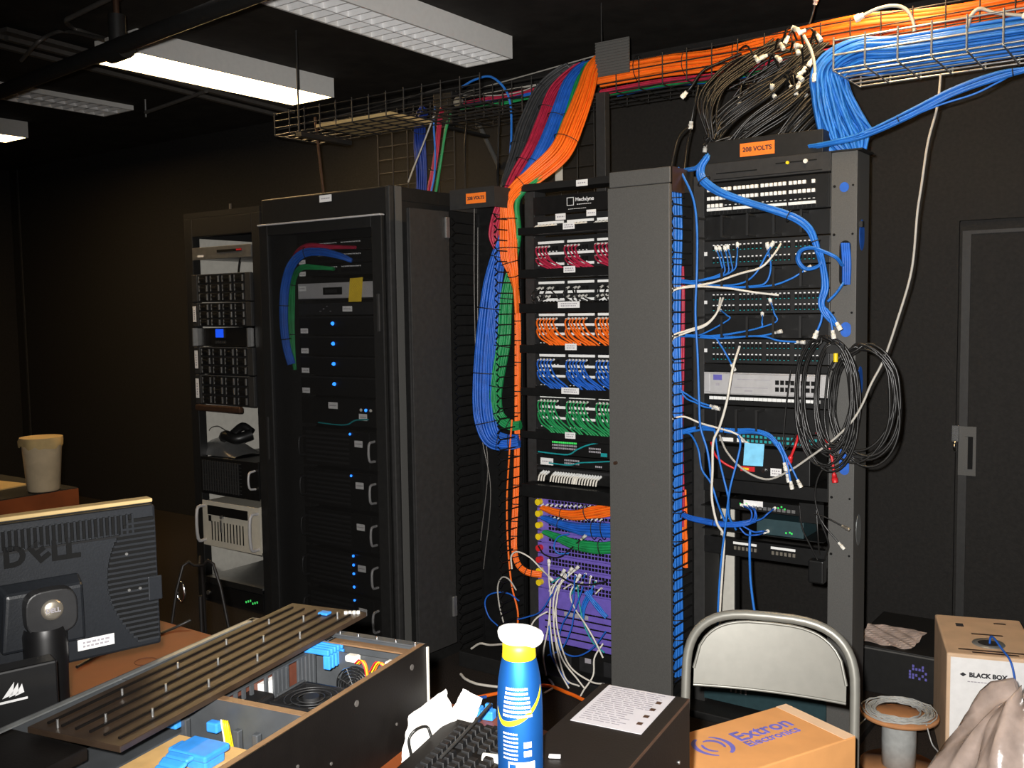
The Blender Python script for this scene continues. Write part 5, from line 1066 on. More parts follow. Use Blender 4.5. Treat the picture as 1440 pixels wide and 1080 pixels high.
# ---------------------------------------------------------------- the long desk and what stands on it
DZ = .74
dk = thing('desk', 'long red-brown wooden desk in the foreground carrying the monitor and open chassis', 'desk', (-1.9, .95, 0))
MB().box(-1.6, 1.27, -.75, .625, DZ-.035, DZ).build('desk_top', 'desk', dk, bevel=.003)
for x in (-1.5, 1.18):
    for y in (-.65, .52): MB().box(x-.03, x+.03, y-.03, y+.03, 0, DZ-.035).build('leg', 'rack', dk)
dm = thing('desk_mat', 'black mat lying on the desk under the keyboard', 'mat', (-.93, 1.20, DZ)); MB().box(-.22, .29, -.40, .33, 0, .003).build('sheet', 'deskmat', dm)

# ---- open chassis
CR = math.radians(10.5)
CO = Vector((-1.253, 1.445, DZ))
ch = thing('computer_chassis', 'open black computer chassis with fans and brackets lying on the desk', 'computer', CO, CR)
cw, cl, chh = .44, .74, .178
def LC(x, y, z): return CO+Vector((x*math.cos(CR)-y*math.sin(CR), x*math.sin(CR)+y*math.cos(CR), z))
MB().box(-.003, 0, -cl, 0, 0, chh).build('side_wall', 'chassis', ch)
MB().box(-cw, -cw+.003, -cl, 0, 0, chh).build('side_wall', 'chin', ch)
MB().box(-cw+.003, -.003, -.003, 0, 0, chh).build('back_wall', 'chin', ch); MB().box(-cw+.003, -.003, -cl, -cl+.02, 0, chh).build('front_wall', 'chassis', ch)
MB().box(-cw+.003, -.003, -cl+.02, -.003, 0, .003).build('floor_plate', 'chin', ch)
MB().box(-.016, -.0031, -cl+.02, -.003, chh-.003, chh).build('rim', 'rimtan', ch, bevel=.001)
MB().box(-cw+.0031, -cw+.014, -cl+.02, -.003, chh-.003, chh).build('rim', 'greyp', ch)
MB().box(-cw+.003, -.0165, -.020, -.0031, chh-.003, chh).build('rim', 'chin', ch)
MB().box(-.205, -.0205, -.044, -.0205, chh-.012, chh-.009).build('inner_strip', 'rimtan', ch)
gp = MB(); [gp.box(-.255+.009*i, -.250+.009*i, -.040+.006*j, -.0365+.006*j, chh-.010, chh-.009) for i in range(6) for j in range(4)]; MB().box(-.26, -.206, -.044, -.0205, chh-.013, chh-.0101).build('grille_plate', 'greyp', ch); gp.build('grille_holes', 'hole', ch)
for k in range(6): MB().disc((-.02-.045*k, -.012, chh+.002), .003, 8, 0, 'z', .005).build('screw', 'chrome', ch)
for y_, z_, r_ in ((-.06, .15, .006), (-.25, .15, .006), (-.12, .06, .003), (-.33, .075, .003), (-.42, .11, .003)): MB().disc((.0005, y_, z_), r_, 8, 0, 'x', .002).build('side_rivet', 'conduit', ch)
MB().box(.0005, .004, -.004, .001, .03, .172).build('mounting_ear', 'inner', ch)
# bracket wall with slats and blue clips
MB().box(-.252, -.2505, -.33, -.055, .003, .15).build('backing_board', 'copper', ch)
for k in range(13):
    y = -.060-.0125*k
    if k in (5, 6, 11): continue
    MB().box(-.236, -.231, y-.0042, y+.0042, .01, .152).build('slot_bracket', 'chin', ch, bevel=.001)
for k in range(4): MB().box(-.236, -.231, -.255-.022*k, -.248-.022*k, .01, .152).build('slot_bracket', 'chin', ch)
MB().box(-.24, -.228, -.33, -.05, .1521, .155).build('bracket_rail', 'chin', ch)
for k in range(5):
    MB().box(-.238, -.176, -.088+.0115*k, -.080+.0115*k, .1555, .168).build('blue_clip', 'bluepl', ch, bevel=.003)
    MB().box(-.190, -.174, -.088+.0115*k, -.080+.0115*k, .128, .1554).build('blue_clip', 'bluepl', ch, bevel=.002)
MB().box(-.2495, -.2375, -.215, -.15, .10, .135).build('white_block', 'white', ch)
# fan wall with two round fans
def fanpart(name, c, r):
    b = MB(); c = Vector(c)
    for q in (1, .84, .68, .52, .36, .2): b.tube([(c.x+r*q*math.cos(a), c.y, c.z+r*q*math.sin(a)) for a in np.linspace(0, 2*PI, 24, endpoint=False)], .0013, 4, closed=True)
    for k in range(4): a = PI*k/4+.4; b.cyl((c.x-r*math.cos(a), c.y, c.z-r*math.sin(a)), (c.x+r*math.cos(a), c.y, c.z+r*math.sin(a)), .0012, 4)
    f = b.build(name, 'chrome', ch); MB().disc((c.x, c.y+.012, c.z), r*.98, 24, 0, 'y', .002).build('fan_rotor', 'key', f); return f
MB().box(-.172, -.006, -.058, -.055, .003, .157).build('fan_wall', 'chin', ch)
fanpart('fan_guard', (-.128, -.074, .095), .040); fanpart('fan_guard', (-.046, -.074, .100), .040)
for i, (m, dx) in enumerate((('redc', 0), ('yellow', .005), ('orange', .010))):
    MB().tube(smooth([(-.115+dx, -.085, .15), (-.10+dx, -.09, .160), (-.088+dx*.6, -.09, .14), (-.086+dx*.5, -.088, .08)], 5), .0015, 5).build('fan_lead', m, ch)
    MB().tube(smooth([(-.045+dx, -.085, .15), (-.062+dx, -.09, .162), (-.078+dx, -.09, .14)], 5), .0015, 5).build('fan_lead', m, ch)
MB().box(-.145, -.117, -.078, -.059, .146, .160).build('connector', 'boot', ch, bevel=.004); MB().box(-.052, -.022, -.078, -.059, .142, .160).build('connector', 'boot', ch, bevel=.004)
# processor coolers with black fans
def cooler(cx, cy, s, z1, name='cooler'):
    b = MB(); b.box(cx-s, cx+s, cy-s, cy+s, .003, z1-.022)
    for sx in (-1, 1):
        b.box(cx+sx*s-.004, cx+sx*s+.004, cy-s, cy+s, z1-.022, z1)
        b.box(cx-s, cx+s, cy+sx*s-.004, cy+sx*s+.004, z1-.022, z1)
    o = b.build(name, 'key', ch, bevel=.002); b = MB()
    for q in (.95, .72, .48): b.tube([(cx+s*q*math.cos(a), cy+s*q*math.sin(a), z1-.004) for a in np.linspace(0, 2*PI, 24, endpoint=False)], .0016, 5, closed=True)
    b.disc((cx, cy, z1-.006), s*.3, 16, 0, 'z', .01); b.build('fan_ring', 'unit2', o); b = MB()
    for k in range(9):
        a = 2*PI*k/9; ca, sa = math.cos(a), math.sin(a); cb, sb = math.cos(a+.4), math.sin(a+.4)
        b.hexa([(cx+s*.3*ca, cy+s*.3*sa, z1-.018), (cx+s*.92*ca, cy+s*.92*sa, z1-.018), (cx+s*.92*cb, cy+s*.92*sb, z1-.012), (cx+s*.3*cb, cy+s*.3*sb, z1-.012)], [(cx+s*.3*ca, cy+s*.3*sa, z1-.0165), (cx+s*.92*ca, cy+s*.92*sa, z1-.0165), (cx+s*.92*cb, cy+s*.92*sb, z1-.0105), (cx+s*.3*cb, cy+s*.3*sb, z1-.0105)])
    b.build('fan_blades', 'unit', o); return o
cooler(-.140, -.195, .053, .122); cooler(-.262, -.295, .042, .128, 'drive_block') if False else None
MB().box(-.285, -.200, -.345, -.225, .003, .130).build('drive_block', 'key', ch, bevel=.006); MB().box(-.1995, -.199, -.335, -.29, .098, .113).build('label', 'paper', ch)
MB().box(-.199, -.196, -.222, -.14, .003, .125).build('baffle', 'chin', ch)
# divider and front bay
MB().box(-cw+.003, -.004, -.379, -.375, .003, chh-.002).build('divider', 'chin', ch); MB().box(-.30, -.0165, -.383, -.368, chh-.0019, chh-.0005).build('divider_edge', 'rimtan', ch)
MB().box(-.245, -.018, -.61, -.425, .118, .122).build('tan_board', 'board', ch)
MB().box(-.437+.0005, -.262, -.719, -.60, .150, .172).build('bay_cover', 'chassis', ch, bevel=.003); MB().box(-.26, -.018, -.719, -.6105, .118, .124).build('front_shelf', 'chin', ch); MB().box(-.26, -.254, -.719, -.6105, .1241, .130).build('shelf_lip', 'rimtan', ch)
MB().disc((-.235, -.635, .126), .005, 10, 0, 'z', .004).build('indicator_light', 'gold', ch)
ob = MB(); ob.box(-.175, -.10, -.52, -.462, .138, .150); ob.box(-.188, -.1755, -.51, -.478, .132, .146); ob.box(-.172, -.104, -.515, -.470, .1225, .138)
arc = [(-.52, .150), (-.535, .147), (-.55, .140), (-.565, .131), (-.585, .1235)]
for (ya_, za_), (yb_, zb_) in zip(arc, arc[1:]): ob.hexa([(-.170, yb_, zb_-.008), (-.125, yb_, zb_-.008), (-.120, ya_, za_-.008), (-.172, ya_, za_-.008)], [(-.170, yb_, zb_), (-.125, yb_, zb_), (-.120, ya_, za_), (-.172, ya_, za_)])
ob.build('blue_bracket', 'bluepl', ch, bevel=.004)
for i in range(4): MB().tube(smooth([(-.155-.006*i, -.385, .05), (-.158-.005*i, -.40, .14), (-.150-.004*i, -.412, .150), (-.146-.004*i, -.408, .10)], 5), .0022, 5).build('power_lead', 'yellow' if i < 3 else 'whitec', ch)
for x_, y_ in ((-.245, -.41), (-.13, -.41), (-.09, -.41)): MB().box(x_-.006, x_+.006, y_-.006, y_+.006, .003, .145).build('drive_post', 'chin', ch, bevel=.002)
MB().box(-.36, -.255, -.66, -.40, .06, .118).build('drive_cage', 'chin', ch, bevel=.003)
for x_, y_ in ((-.262, -.42), (-.185, -.405)): MB().box(x_-.012, x_+.012, y_-.008, y_+.008, .130, .148).build('blue_clip', 'bluepl', ch, bevel=.003)
MB().tube(smooth([(-.065, -.34, .09), (-.045, -.32, .13), (-.03, -.345, .14), (-.03, -.37, .13)], 5), .003, 5).build('power_lead', 'yellow', ch)
MB().box(-.072, -.045, -.365, -.335, .11, .15).build('connector', 'key', ch, bevel=.004)
MB().tube(smooth([(-.12, -.40, .06), (-.09, -.41, .11), (-.05, -.40, .12), (-.025, -.39, .10)], 5), .0035, 6).build('power_lead', 'blackc', ch); MB().box(-.075, -.03, -.415, -.40, .10, .118).build('connector', 'boot', ch, bevel=.003)

# ---- ribbed cover lying lengthwise on top
LR = CR+math.radians(1.8); lp = LC(-.208, .098, .1785)
ld = thing('chassis_cover', 'long brown-black ribbed cover lying lengthwise across the open chassis', 'cover', lp, LR)
L_, W_ = .705, .195
MB().box(-W_, 0, -L_, 0, 0, .010).build('plate', 'lid', ld, bevel=.001)
b = MB()
for k in range(6): x = -.022-.030*k; b.box(x-.002, x+.002, -L_+.02, -.03, .0095, .0135)
b.build('ribs', 'chassis', ld)
for i in range(15):
    x = -.035-.055*(i % 3); y = -.06-.045*i
    MB().tube([(x, y, .0101), (x, y, .024)], .0022, 8).build('standoff_pin', 'steel', ld)
MB().box(-.09, -.065, -.055, -.035, .0101, .016).build('blue_clip', 'bluepl', ld, bevel=.003)
for k in range(4): MB().disc((-.012-.008*k, -.014-.004*k, .013), .004, 8, 0, 'z', .006).build('clip', 'boot', ld)

# ---- monitor, seen from behind
MR = math.atan2(.963, .27); mc = Vector((-1.853, .974, DZ))
mo = thing('computer_monitor', 'dark grey monitor seen from behind on the wooden desk', 'monitor', mc, MR)
z0, z1 = .155, .46; HW = .235
MB().box(-HW, HW, -.004, .024, z0, z1).build('bezel', 'mon2', mo, bevel=.008)
MB().box(-HW+.004, HW-.004, -.012, .020, z1-.006, z1+.002).build('top_edge', 'tan', mo, bevel=.002)  # warm lamp light along the monitor's top put in as tan colour
MB().box(-.20, .20, .0241, .0255, z0+.02, z1-.02).build('screen', 'hole', mo)
bk = MB(); bk.hexa([(-HW+.005, -.035, z0+.004), (HW-.005, -.035, z0+.004), (HW-.005, -.0045, z0+.004), (-HW+.005, -.0045, z0+.004)], [(-HW+.005, -.030, z1-.008), (HW-.005, -.030, z1-.008), (HW-.005, -.0045, z1-.008), (-HW+.005, -.0045, z1-.008)])
bk.build('back_shell', 'mon', mo, bevel=.006)
hb = MB(); n = 36
for i in range(n): x = -HW+.02+(.40)*i/n; hb.box(x, x+.0055, -.0335, -.0295, z1-.058, z1-.022)
hb.build('top_vents', 'hole', mo)
rb_ = MB()
for i in range(n+1): x = -HW+.0165+(.40)*i/n; rb_.box(x-.0025, x+.0015, -.0372, -.0301, z1-.060, z1-.020)
rb_.build('vent_ribs', 'mon', mo)
MB().box(-HW+.012, HW-.075, -.0368, -.031, z1-.0645, z1-.0605).build('vent_sill', 'mon2', mo)
# curved louvre field at the right
rl = MB(); hh = MB()
for i in range(24):
    z = z0+.018+(z1-.042-z0-.018)*i/23; t = (z-z0)/(z1-z0); xl = HW-.085-.03*math.sin(PI*min(1, max(0, t))) + .055*(t**4)+.045*((1-t)**4)
    rl.hexa([(xl, -.0395, z), (HW-.010, -.0395, z), (HW-.010, -.03, z), (xl, -.03, z)], [(xl, -.0375, z+.004), (HW-.010, -.0375, z+.004), (HW-.010, -.03, z+.004), (xl, -.03, z+.004)])
    hh.box(xl+.002, HW-.012, -.0364, -.030, z+.0041, z+.0105)
rl.build('side_louvres', 'mon', mo); hh.build('louvre_gaps', 'hole', mo)
MB().box(HW-.03, HW-.002, -.043, -.0395, z0+.10, z0+.15).build('side_latch', 'mon', mo, bevel=.003)
sc = MB(); [sc.disc((HW-.068+.022*k, -.040, z0+.13), .003, 8, 0, 'y', .003) for k in range(2)]; sc.disc((HW-.07, -.040, z1-.10), .003, 8, 0, 'y', .003); sc.build('screws', 'steel', mo)
Y_ = -.0362; zt2 = z0+.232
lt = textobj('D', 'lettering', mo, 'hole', (-.040, Y_, zt2), size=.054, bold=.0022, ex=.001)
e = textobj('E', 'lettering', mo, 'hole', (.004, Y_, zt2+.002), size=.052, bold=.0022, ex=.001); e.rotation_euler = Matrix.Rotation(.0, 3, 'X').to_euler(); e.rotation_euler = (Matrix.Rotation(-.62, 3, 'Y') @ Matrix.Rotation(PI/2, 3, 'X')).to_euler()
textobj('LL', 'lettering', mo, 'hole', (.051, Y_, zt2), size=.054, bold=.0022, ex=.001)
# stand
MB().hexa([(-.075, -.062, z0+.055), (.075, -.062, z0+.055), (.075, -.0355, z0+.055), (-.075, -.0355, z0+.055)], [(-.062, -.060, z0+.165), (.075, -.060, z0+.165), (.075, -.0335, z0+.185), (-.075, -.0335, z0+.185)]).build('stand_mount', 'mon', mo, bevel=.006)
b = MB(); q = [(.010+.046*math.copysign(abs(math.cos(a))**.6, math.cos(a)), .043*math.copysign(abs(math.sin(a))**.6, math.sin(a))) for a in np.linspace(0, 2*PI, 28, endpoint=False)]
b.add([(x, -.088, z0+.128+z) for x, z in q]+[(x*1.03, -.0625, z0+.128+z*1.03) for x, z in q], [tuple(reversed(range(28)))]+[(i, (i+1) % 28, 28+(i+1) % 28, 28+i) for i in range(28)])
b.build('hinge_block', 'unit2', mo, bevel=.003)
d = MB().lathe([(0, .006), (.014, .0055), (.0185, .003), (.02, 0)], 24).build('emblem', 'gold', mo, loc=(.010, -.0885, z0+.133)); d.rotation_euler = (PI/2, 0, 0)
textobj('DELL', 'emblem_lettering', d, 'inkg', (0, 0, .0062), width=.026, rot=(0, 0, 0), bold=.0004)
MB().lathe([(.042, .0), (.040, .02), (.038, .10), (.040, .22), (.036, .235)], 28, 0, (0, -.065, .018)).build('neck', 'mon2', mo)
MB().box(-.11, .11, -.12, .10, .001, .018).build('base', 'mon2', mo, bevel=.008)
tell(mo, 'label', .10, z0+.036, .070, .022, y=-.0352, rows=2)
tell(mo, 'label', -.16, z1+.0035, .06, .002, y=-.012, ink=False)
# small black box with a pale sail mark, left of the neck
p = PX(25, 970, -1.655)
bx = thing('black_box', 'small black box with pale sail-shaped mark in front of the monitor neck', 'box', (p.x-.03, p.y, DZ), MR); MB().box(-.085, .075, -.024, .022, 0, .235).build('body', 'mon2', bx, bevel=.004)
b = MB(); cx_, cz_ = .0, p.z-DZ
for k in range(3): b.add([(cx_-.016+.010*k, -.0246, cz_-.012), (cx_+.001+.009*k, -.0246, cz_-.008), (cx_+.004+.006*k, -.0246, cz_+.014-.003*k)], [(0, 1, 2)])
b.box(cx_-.02, cx_+.024, -.0248, -.0242, cz_-.021, cz_-.017); b.build('sail_mark', 'inkw', bx)
cable('black cord lying on the wooden desk behind the monitor', [PZ(108, 938, DZ+.005), PZ(150, 915, DZ+.005), PZ(200, 900, DZ+.005), PZ(240, 885, DZ+.006), PZ(268, 872, DZ+.02)], 'blackc', .004, name='thin_lead')
q = PZ(205, 930, DZ+.001); rg = MB().tube([(.026*math.cos(a), .026*math.sin(a), 0) for a in np.linspace(0, 2*PI, 28, endpoint=False)], .0009, 4, closed=True).build('ring_mark', 'copper', loc=q); tag(rg, 'faint dark ring stain on the wooden desk', 'stain')
# tripod stand behind the desk
ts = thing('tripod_stand', 'small black tripod stand behind the far edge of the desk', 'stand', (P(283, 870, 1.72).x, 1.72, 0)); hz_ = .86
MB().tube([(0, 0, .0), (0, 0, P(282, 838, 1.72).z)], .006, 10).build('pole', 'chassis', ts); 
for a in (.3, 2.4, 4.5): MB().tube(smooth([(0, 0, .86), (.07*math.cos(a), .07*math.sin(a), .80), (.20*math.cos(a), .20*math.sin(a), .0)], 4), .0045, 8).build('leg', 'chassis', ts)
MB().tube([(-.05+.018*math.cos(a), -.03, .78+.03*math.sin(a)) for a in np.linspace(0, 2*PI, 16, endpoint=False)], .004, 6, closed=True).build('hook_ring', 'chrome', ts)

# ---- keyboard, bottle, boxes on the desk
KZ = DZ+.004
kb = thing('keyboard', 'black keyboard lying beside the open chassis', 'keyboard', (-1.082, 1.268, KZ), math.radians(104))
# local x runs along the long side
MB().hexa([(-.225, -.08, 0), (.225, -.08, 0), (.225, .08, 0), (-.225, .08, 0)], [(-.222, -.077, .012), (.222, -.077, .012), (.222, .077, .026), (-.222, .077, .026)]).build('body', 'chassis', kb, bevel=.003)
kn = None
for r in range(6):
    for c in range(20):
        x = -.205+c*.0206+(.004*r if c < 15 else .012); y = -.062+r*.0235+(.006 if r == 5 else 0)
        if c == 14 and r in (1, 3): continue
        if kn is None:
            kn = MB().hexa([(-.0092, -.0095, 0), (.0092, -.0095, 0), (.0092, .0095, 0), (-.0092, .0095, 0)], [(-.0068, -.007, .011), (.0068, -.007, .011), (.0068, .008, .012), (-.0068, .008, .012)]).build('key', 'key', kb, bevel=.0012); o = kn
        elif r*20+c < 99: o = kn.copy(); C.objects.link(o); o.parent = kb
        else: break
        o.location = (x, y, .0125+.0925*(y+.077)-.0004); o.rotation_euler = (.09, 0, 0)
cable('black keyboard cord lying over the keys', [PZ(690, 990, DZ+.07), PZ(668, 1015, DZ+.06), PZ(640, 1045, DZ+.055), PZ(620, 1065, DZ+.05)], 'rack2', .003, name='thin_lead')
cable('black cable loop standing beside the crumpled tissue at the keyboard corner', [PZ(578, 1062, DZ+.02), PZ(575, 1040, DZ+.04), PZ(585, 1026, DZ+.055), PZ(600, 1022, DZ+.05), PZ(606, 1035, DZ+.035)], 'blackc', .003, name='thin_lead')
# tissue
def crumple(name, label, cat, pts, m, amp, seed, n=5):
    """a crumpled sheet: quad patch of world corners, subdivided and displaced along its folds"""
    rnd = random.Random(seed); N = 14; A, B, Cc, Dd = [Vector(p) for p in pts]; vs = []
    nx = [(rnd.uniform(2, 7), rnd.uniform(2, 7), rnd.uniform(0, 6), rnd.uniform(.4, 1)) for _ in range(n)]
    nrm = (B-A).cross(Dd-A).normalized()
    for i in range(N+1):
        for j in range(N+1):
            u, v = i/N, j/N; p = A*(1-u)*(1-v)+B*u*(1-v)+Cc*u*v+Dd*(1-u)*v
            d = sum(a*abs(((fx*u+fy*v+ph) % 2)-1) for fx, fy, ph, a in nx)/n*2-1
            vs.append(p+nrm*d*amp+Vector((rnd.uniform(-1, 1), rnd.uniform(-1, 1), 0))*amp*.1)
    b0 = vs[0].copy(); o = MB().add([q-b0 for q in vs], [(i*(N+1)+j, (i+1)*(N+1)+j, (i+1)*(N+1)+j+1, i*(N+1)+j+1) for i in range(N) for j in range(N)]).build(name, m, loc=b0)
    s_ = o.modifiers.new('s', 'SOLIDIFY'); s_.thickness = .0012; return tag(o, label, cat)
crumple('paper_tissue', 'crumpled white tissue leaning against the open chassis', 'tissue', [(-1.195, 1.30, DZ+.005), (-1.19, 1.46, DZ+.03), (-1.222, 1.465, DZ+.085), (-1.212, 1.345, DZ+.075)], 'tissue', .008, 3)
crumple('paper_tissue', 'small folded white tissue behind the keyboard', 'tissue', [(-1.245, 1.49, DZ+.005), (-1.19, 1.51, DZ+.005), (-1.185, 1.535, DZ+.05), (-1.235, 1.535, DZ+.06)], 'tissue', .008, 9)
for i, (u, v) in enumerate(((655, 1000), (676, 1002), (697, 1005))):
    bc = thing('blue_clip', ['left','middle','right'][i]+' blue plastic clip lying behind the keyboard', 'clip', PZ(u, v, DZ)+Vector((0, -.0, 0)), .2); bc.location.y = min(bc.location.y, 1.555)
    MB().box(-.014, .014, -.012, .010, 0, .020).build('body', 'bluepl', bc, bevel=.003); MB().box(-.007, .007, -.004, .006, .020, .032).build('tab', 'bluepl', bc, bevel=.002)
# aerosol bottle
bt = thing('spray_bottle', 'tall blue spray bottle with yellow and white cap', 'bottle', (-.776, 1.092, DZ+.0031+.1768)); R_ = .0385; k_ = .0
H = PX(0, 0, -1) and 0
zb = 0
prof = [(0, .105), (R_*.93, .105), (R_, .111), (R_, .225), (R_*.985, .245), (R_*.93, .275), (R_*.83, .298), (R_*.74, .312)]
MB().lathe(prof, 48).build('body', 'bottleb', bt)
MB().lathe([(R_*.72, .312), (R_*.755, .314), (R_*.72, .328), (R_*.71, .339), (R_*.5, .340)], 40).build('collar', 'yellow', bt)
cp = MB(); nn = 36; rings = [(.335, .70, 0), (.340, .84, .0), (.346, .91, .0), (.354, .93, .0), (.3595, .86, .0), (.3625, .66, 0), (.3635, .28, 0)]
vs = []
for (z, s_, _) in rings:
    for j in range(nn):
        a = 2*PI*j/nn; x, y = math.cos(a), math.sin(a); vs.append((R_*s_*(1+.18*max(0, x))*x, R_*s_*.82*y, z-.004*max(0, x)**2+.003*max(0, -x)))
cp.add(vs, [(i*nn+j, i*nn+(j+1) % nn, (i+1)*nn+(j+1) % nn, (i+1)*nn+j) for i in range(len(rings)-1) for j in range(nn)]+[tuple(range((len(rings)-1)*nn, len(rings)*nn))], 0, True)
cp.build('cap', 'white', bt).rotation_euler = (0, 0, .55)
# printing on the sleeve: curved bands and lines of small print on the side facing the camera
def sleeve(name, m, z0_, z1_, a0, a1, par=None, r=R_+.0004, wav=0):
    b = MB(); n = max(3, int(abs(a1-a0)/.06)); v = []
    for i in range(n+1):
        a = a0+(a1-a0)*i/n; dz = wav*((i/n)**2)
        for z in (z0_, z1_):
            zz = z+dz; rr = r if zz < .235 else r*np.interp(zz, [.225, .245, .270, .290], [1, .985, .93, .84]); v.append((rr*math.cos(a), rr*math.sin(a), zz))
    b.add(v, [(2*i, 2*i+2, 2*i+3, 2*i+1) for i in range(n)], 0, True); return b.build(name, m, par or bt)
AC = math.atan2(-1.092, .776)
rnd = random.Random(5)
sleeve('swoosh', 'yellow', .205, .214, AC-.75, AC+1.25, wav=.055); sleeve('swoosh', 'yellow', .205, .214, AC-.75, AC-1.25, wav=.02)
tx = MB()
def ptext(z, a0, a1, h, m):
    a = a0
    while a < a1:
        l = rnd.uniform(.04, .11); n = 2; v = []
        for i in range(n+1):
            aa = a+min(l, a1-a)*i/n
            for zz in (z, z+h):
                rr = (R_+.0006)*(np.interp(zz, [.225, .245, .270, .290], [1, .985, .93, .84]) if zz > .225 else 1); v.append((rr*math.cos(aa), rr*math.sin(aa), zz))
        tx.add(v, [(2*i, 2*i+2, 2*i+3, 2*i+1) for i in range(n)], 0, True); a += l+.03
for k in range(9): ptext(.222+.0075*k-.0, AC-.8+.02*k, AC+.55-.03*k, .0042, 0)
for k in range(7): ptext(.150+.007*k, AC-.8, AC-.1, .003, 0)
for k in range(4): ptext(.120-.0075*k, AC-.7, AC+.5, .0036, 0)
tx.build('small_print', 'inkw', bt)
sleeve('white_panel', 'white', .128, .146, AC-.55, AC+.65)
sleeve('logo_panel', 'bottleb', .133, .142, AC-.5, AC-.2, r=R_+.0008)
for z_ in (.155, .17):
    sleeve('pale_badge', 'inkw', z_, z_+.010, AC+.15, AC+.5)
for k in kids(bt): k.location.z -= .105
bt.scale = (.8375,)*3
# black box with an instruction label
bb = thing('equipment_box', 'black metal box with a large printed label on top at the right of the desk', 'box', (-.851-.004, 1.456, DZ+.0031), math.radians(7.5))
bw_, bl_, bh_ = .161, .36, .1765
MB().box(0, bw_, -bl_-.09, 0, 0, bh_).build('casing', 'chassis', bb, bevel=.002)
MB().box(bw_-.001, bw_+.0006, -bl_-.08, -.004, bh_-.004, bh_+.0006).build('edge_seam', 'bronze', bb)
lbp = MB().box(.016, .137, -.170, -.006, bh_+.0003, bh_+.001).build('label', 'labelg', bb)
pr = MB(); rnd = random.Random(2)
for k in range(18):
    y = -.014-.0082*k; x = .024
    while x < .118-(.03 if k > 8 else 0):
        l = rnd.uniform(.006, .02); pr.box(x, min(x+l, .122), y-.0010, y+.0010, bh_+.001, bh_+.0012); x += l+.003
pr.build('print', 'inkm', lbp)
sy = MB()
for k in range(4): sy.box(.117, .126, -.05-.03*k, -.040-.03*k, bh_+.0013, bh_+.0016)
sy.build('symbols', 'bronze', lbp)
MB().disc((bw_+.0008, -.06, .09), .003, 8, 0, 'x', .002).build('screw', 'steel', bb)
for i, (n_, lb_, cat_, u, v, z_, sz, m_) in enumerate((('metal_tab', 'small silver tab lying on the black box beside the bottle', 'tab', 780, 1062, DZ+.18, (.009, .004, .004), 'silver'), ('rubber_eraser', 'pink rubber block at the lower edge beside the chassis', 'eraser', 456, 1078, DZ, (.014, .012, .022), 'pink'), ('metal_clip', 'grey metal clip at the lower edge beside the pink block', 'clip', 500, 1079, DZ, (.012, .01, .012), 'steel'))):
    p = PZ(u, v, z_+.004); t_ = thing(n_, lb_, cat_, (p.x, p.y, z_+.0005), .5); MB().box(-sz[0], sz[0], -sz[1], sz[1], 0, sz[2]).build('body', m_, t_, bevel=min(sz)*.3)
cup_ = thing('glue_tube', 'small white lidded tube lying at the foot of the bottle', 'tube', PZ(694, 1072, DZ+.012)+Vector((0, 0, -.008)), .4); MB().tube([(-.02, 0, .012), (.014, 0, .012), (.015, 0, .012), (.028, 0, .012)], [.012, .011, .005, .004], 14).build('body', 'boot', cup_)

# ---------------------------------------------------------------- folding chair and carton on it
CY = math.radians(14); co = Vector((-.867, 2.236, 0))
fc = thing('folding_chair', 'beige metal folding chair with a cardboard box on its seat', 'chair', co, CY)
hwc, yb, ztop = .215, .20, .768
def arch(r_w, zt_, z_low, y_at, cr, n=10):
    """inverted U with superelliptic shoulders"""
    pts = [(-r_w, y_at(z_low), z_low)]
    for i in range(25):
        a = PI-PI*i/24; c, s = math.cos(a), math.sin(a)
        x = r_w*math.copysign(abs(c)**.62, c); z = zt_-cr+cr*abs(s)**.75; pts.append((x, y_at(z), z))
    pts.append((r_w, y_at(z_low), z_low)); return pts
ya = lambda z: yb+(z-.785)*.16
b = MB(); fp = arch(hwc, ztop, .0, ya, .17); b.tube(fp, .0125, 12); b.build('back_frame', 'chair', fc)
pan = arch(hwc-.020, ztop-.022, .565, ya, .165); nv = len(pan); vs = []
NX, NZ = 28, 14
xs = np.linspace(-1, 1, NX+1)
px_ = np.array([p[0] for p in pan]); pz_ = np.array([p[2] for p in pan])
order = np.argsort(px_[1:-1]); topx = px_[1:-1][order]; topz = pz_[1:-1][order]
for side in (0, 1):
    for i in range(NX+1):
        x = xs[i]*(hwc-.021); zt_ = np.interp(x, topx, topz); zl = .572-.0*abs(xs[i])
        for j in range(NZ+1):
            z = zl+(zt_-zl)*j/NZ; y = ya(z)+.018*(1-xs[i]**2)-.004+(.0015 if side else 0); vs.append((x, y, z))
K = (NX+1)*(NZ+1); idx = lambda s_, i, j: s_*K+i*(NZ+1)+j
fs = [(idx(0, i, j), idx(0, i+1, j), idx(0, i+1, j+1), idx(0, i, j+1)) for i in range(NX) for j in range(NZ)]+[(idx(1, i, j), idx(1, i, j+1), idx(1, i+1, j+1), idx(1, i+1, j)) for i in range(NX) for j in range(NZ)]
MB().add(vs, fs, 0, True).build('backrest', 'chair', fc)
rl = MB(); rl.tube([vs[idx(0, i, NZ)] for i in range(NX+1)], .004, 8); rl.tube([vs[idx(0, i, 0)] for i in range(NX+1)], .004, 8); rl.build('rolled_edge', 'chair', fc)
MB().box(-.20, .20, -.24, .14, .430, .448).build('seat', 'chair', fc, bevel=.008)
for s_ in (-1, 1): MB().tube([(s_*.205, .10, .425), (s_*.205, -.30, .0)], .0125, 10).build('front_leg', 'chair', fc)
MB().cyl((-.205, -.22, .085), (.205, -.22, .085), .009, 8).build('stretcher', 'chair', fc); MB().cyl((-.215, ya(.15), .15), (.215, ya(.15), .15), .009, 8).build('stretcher', 'chair', fc)
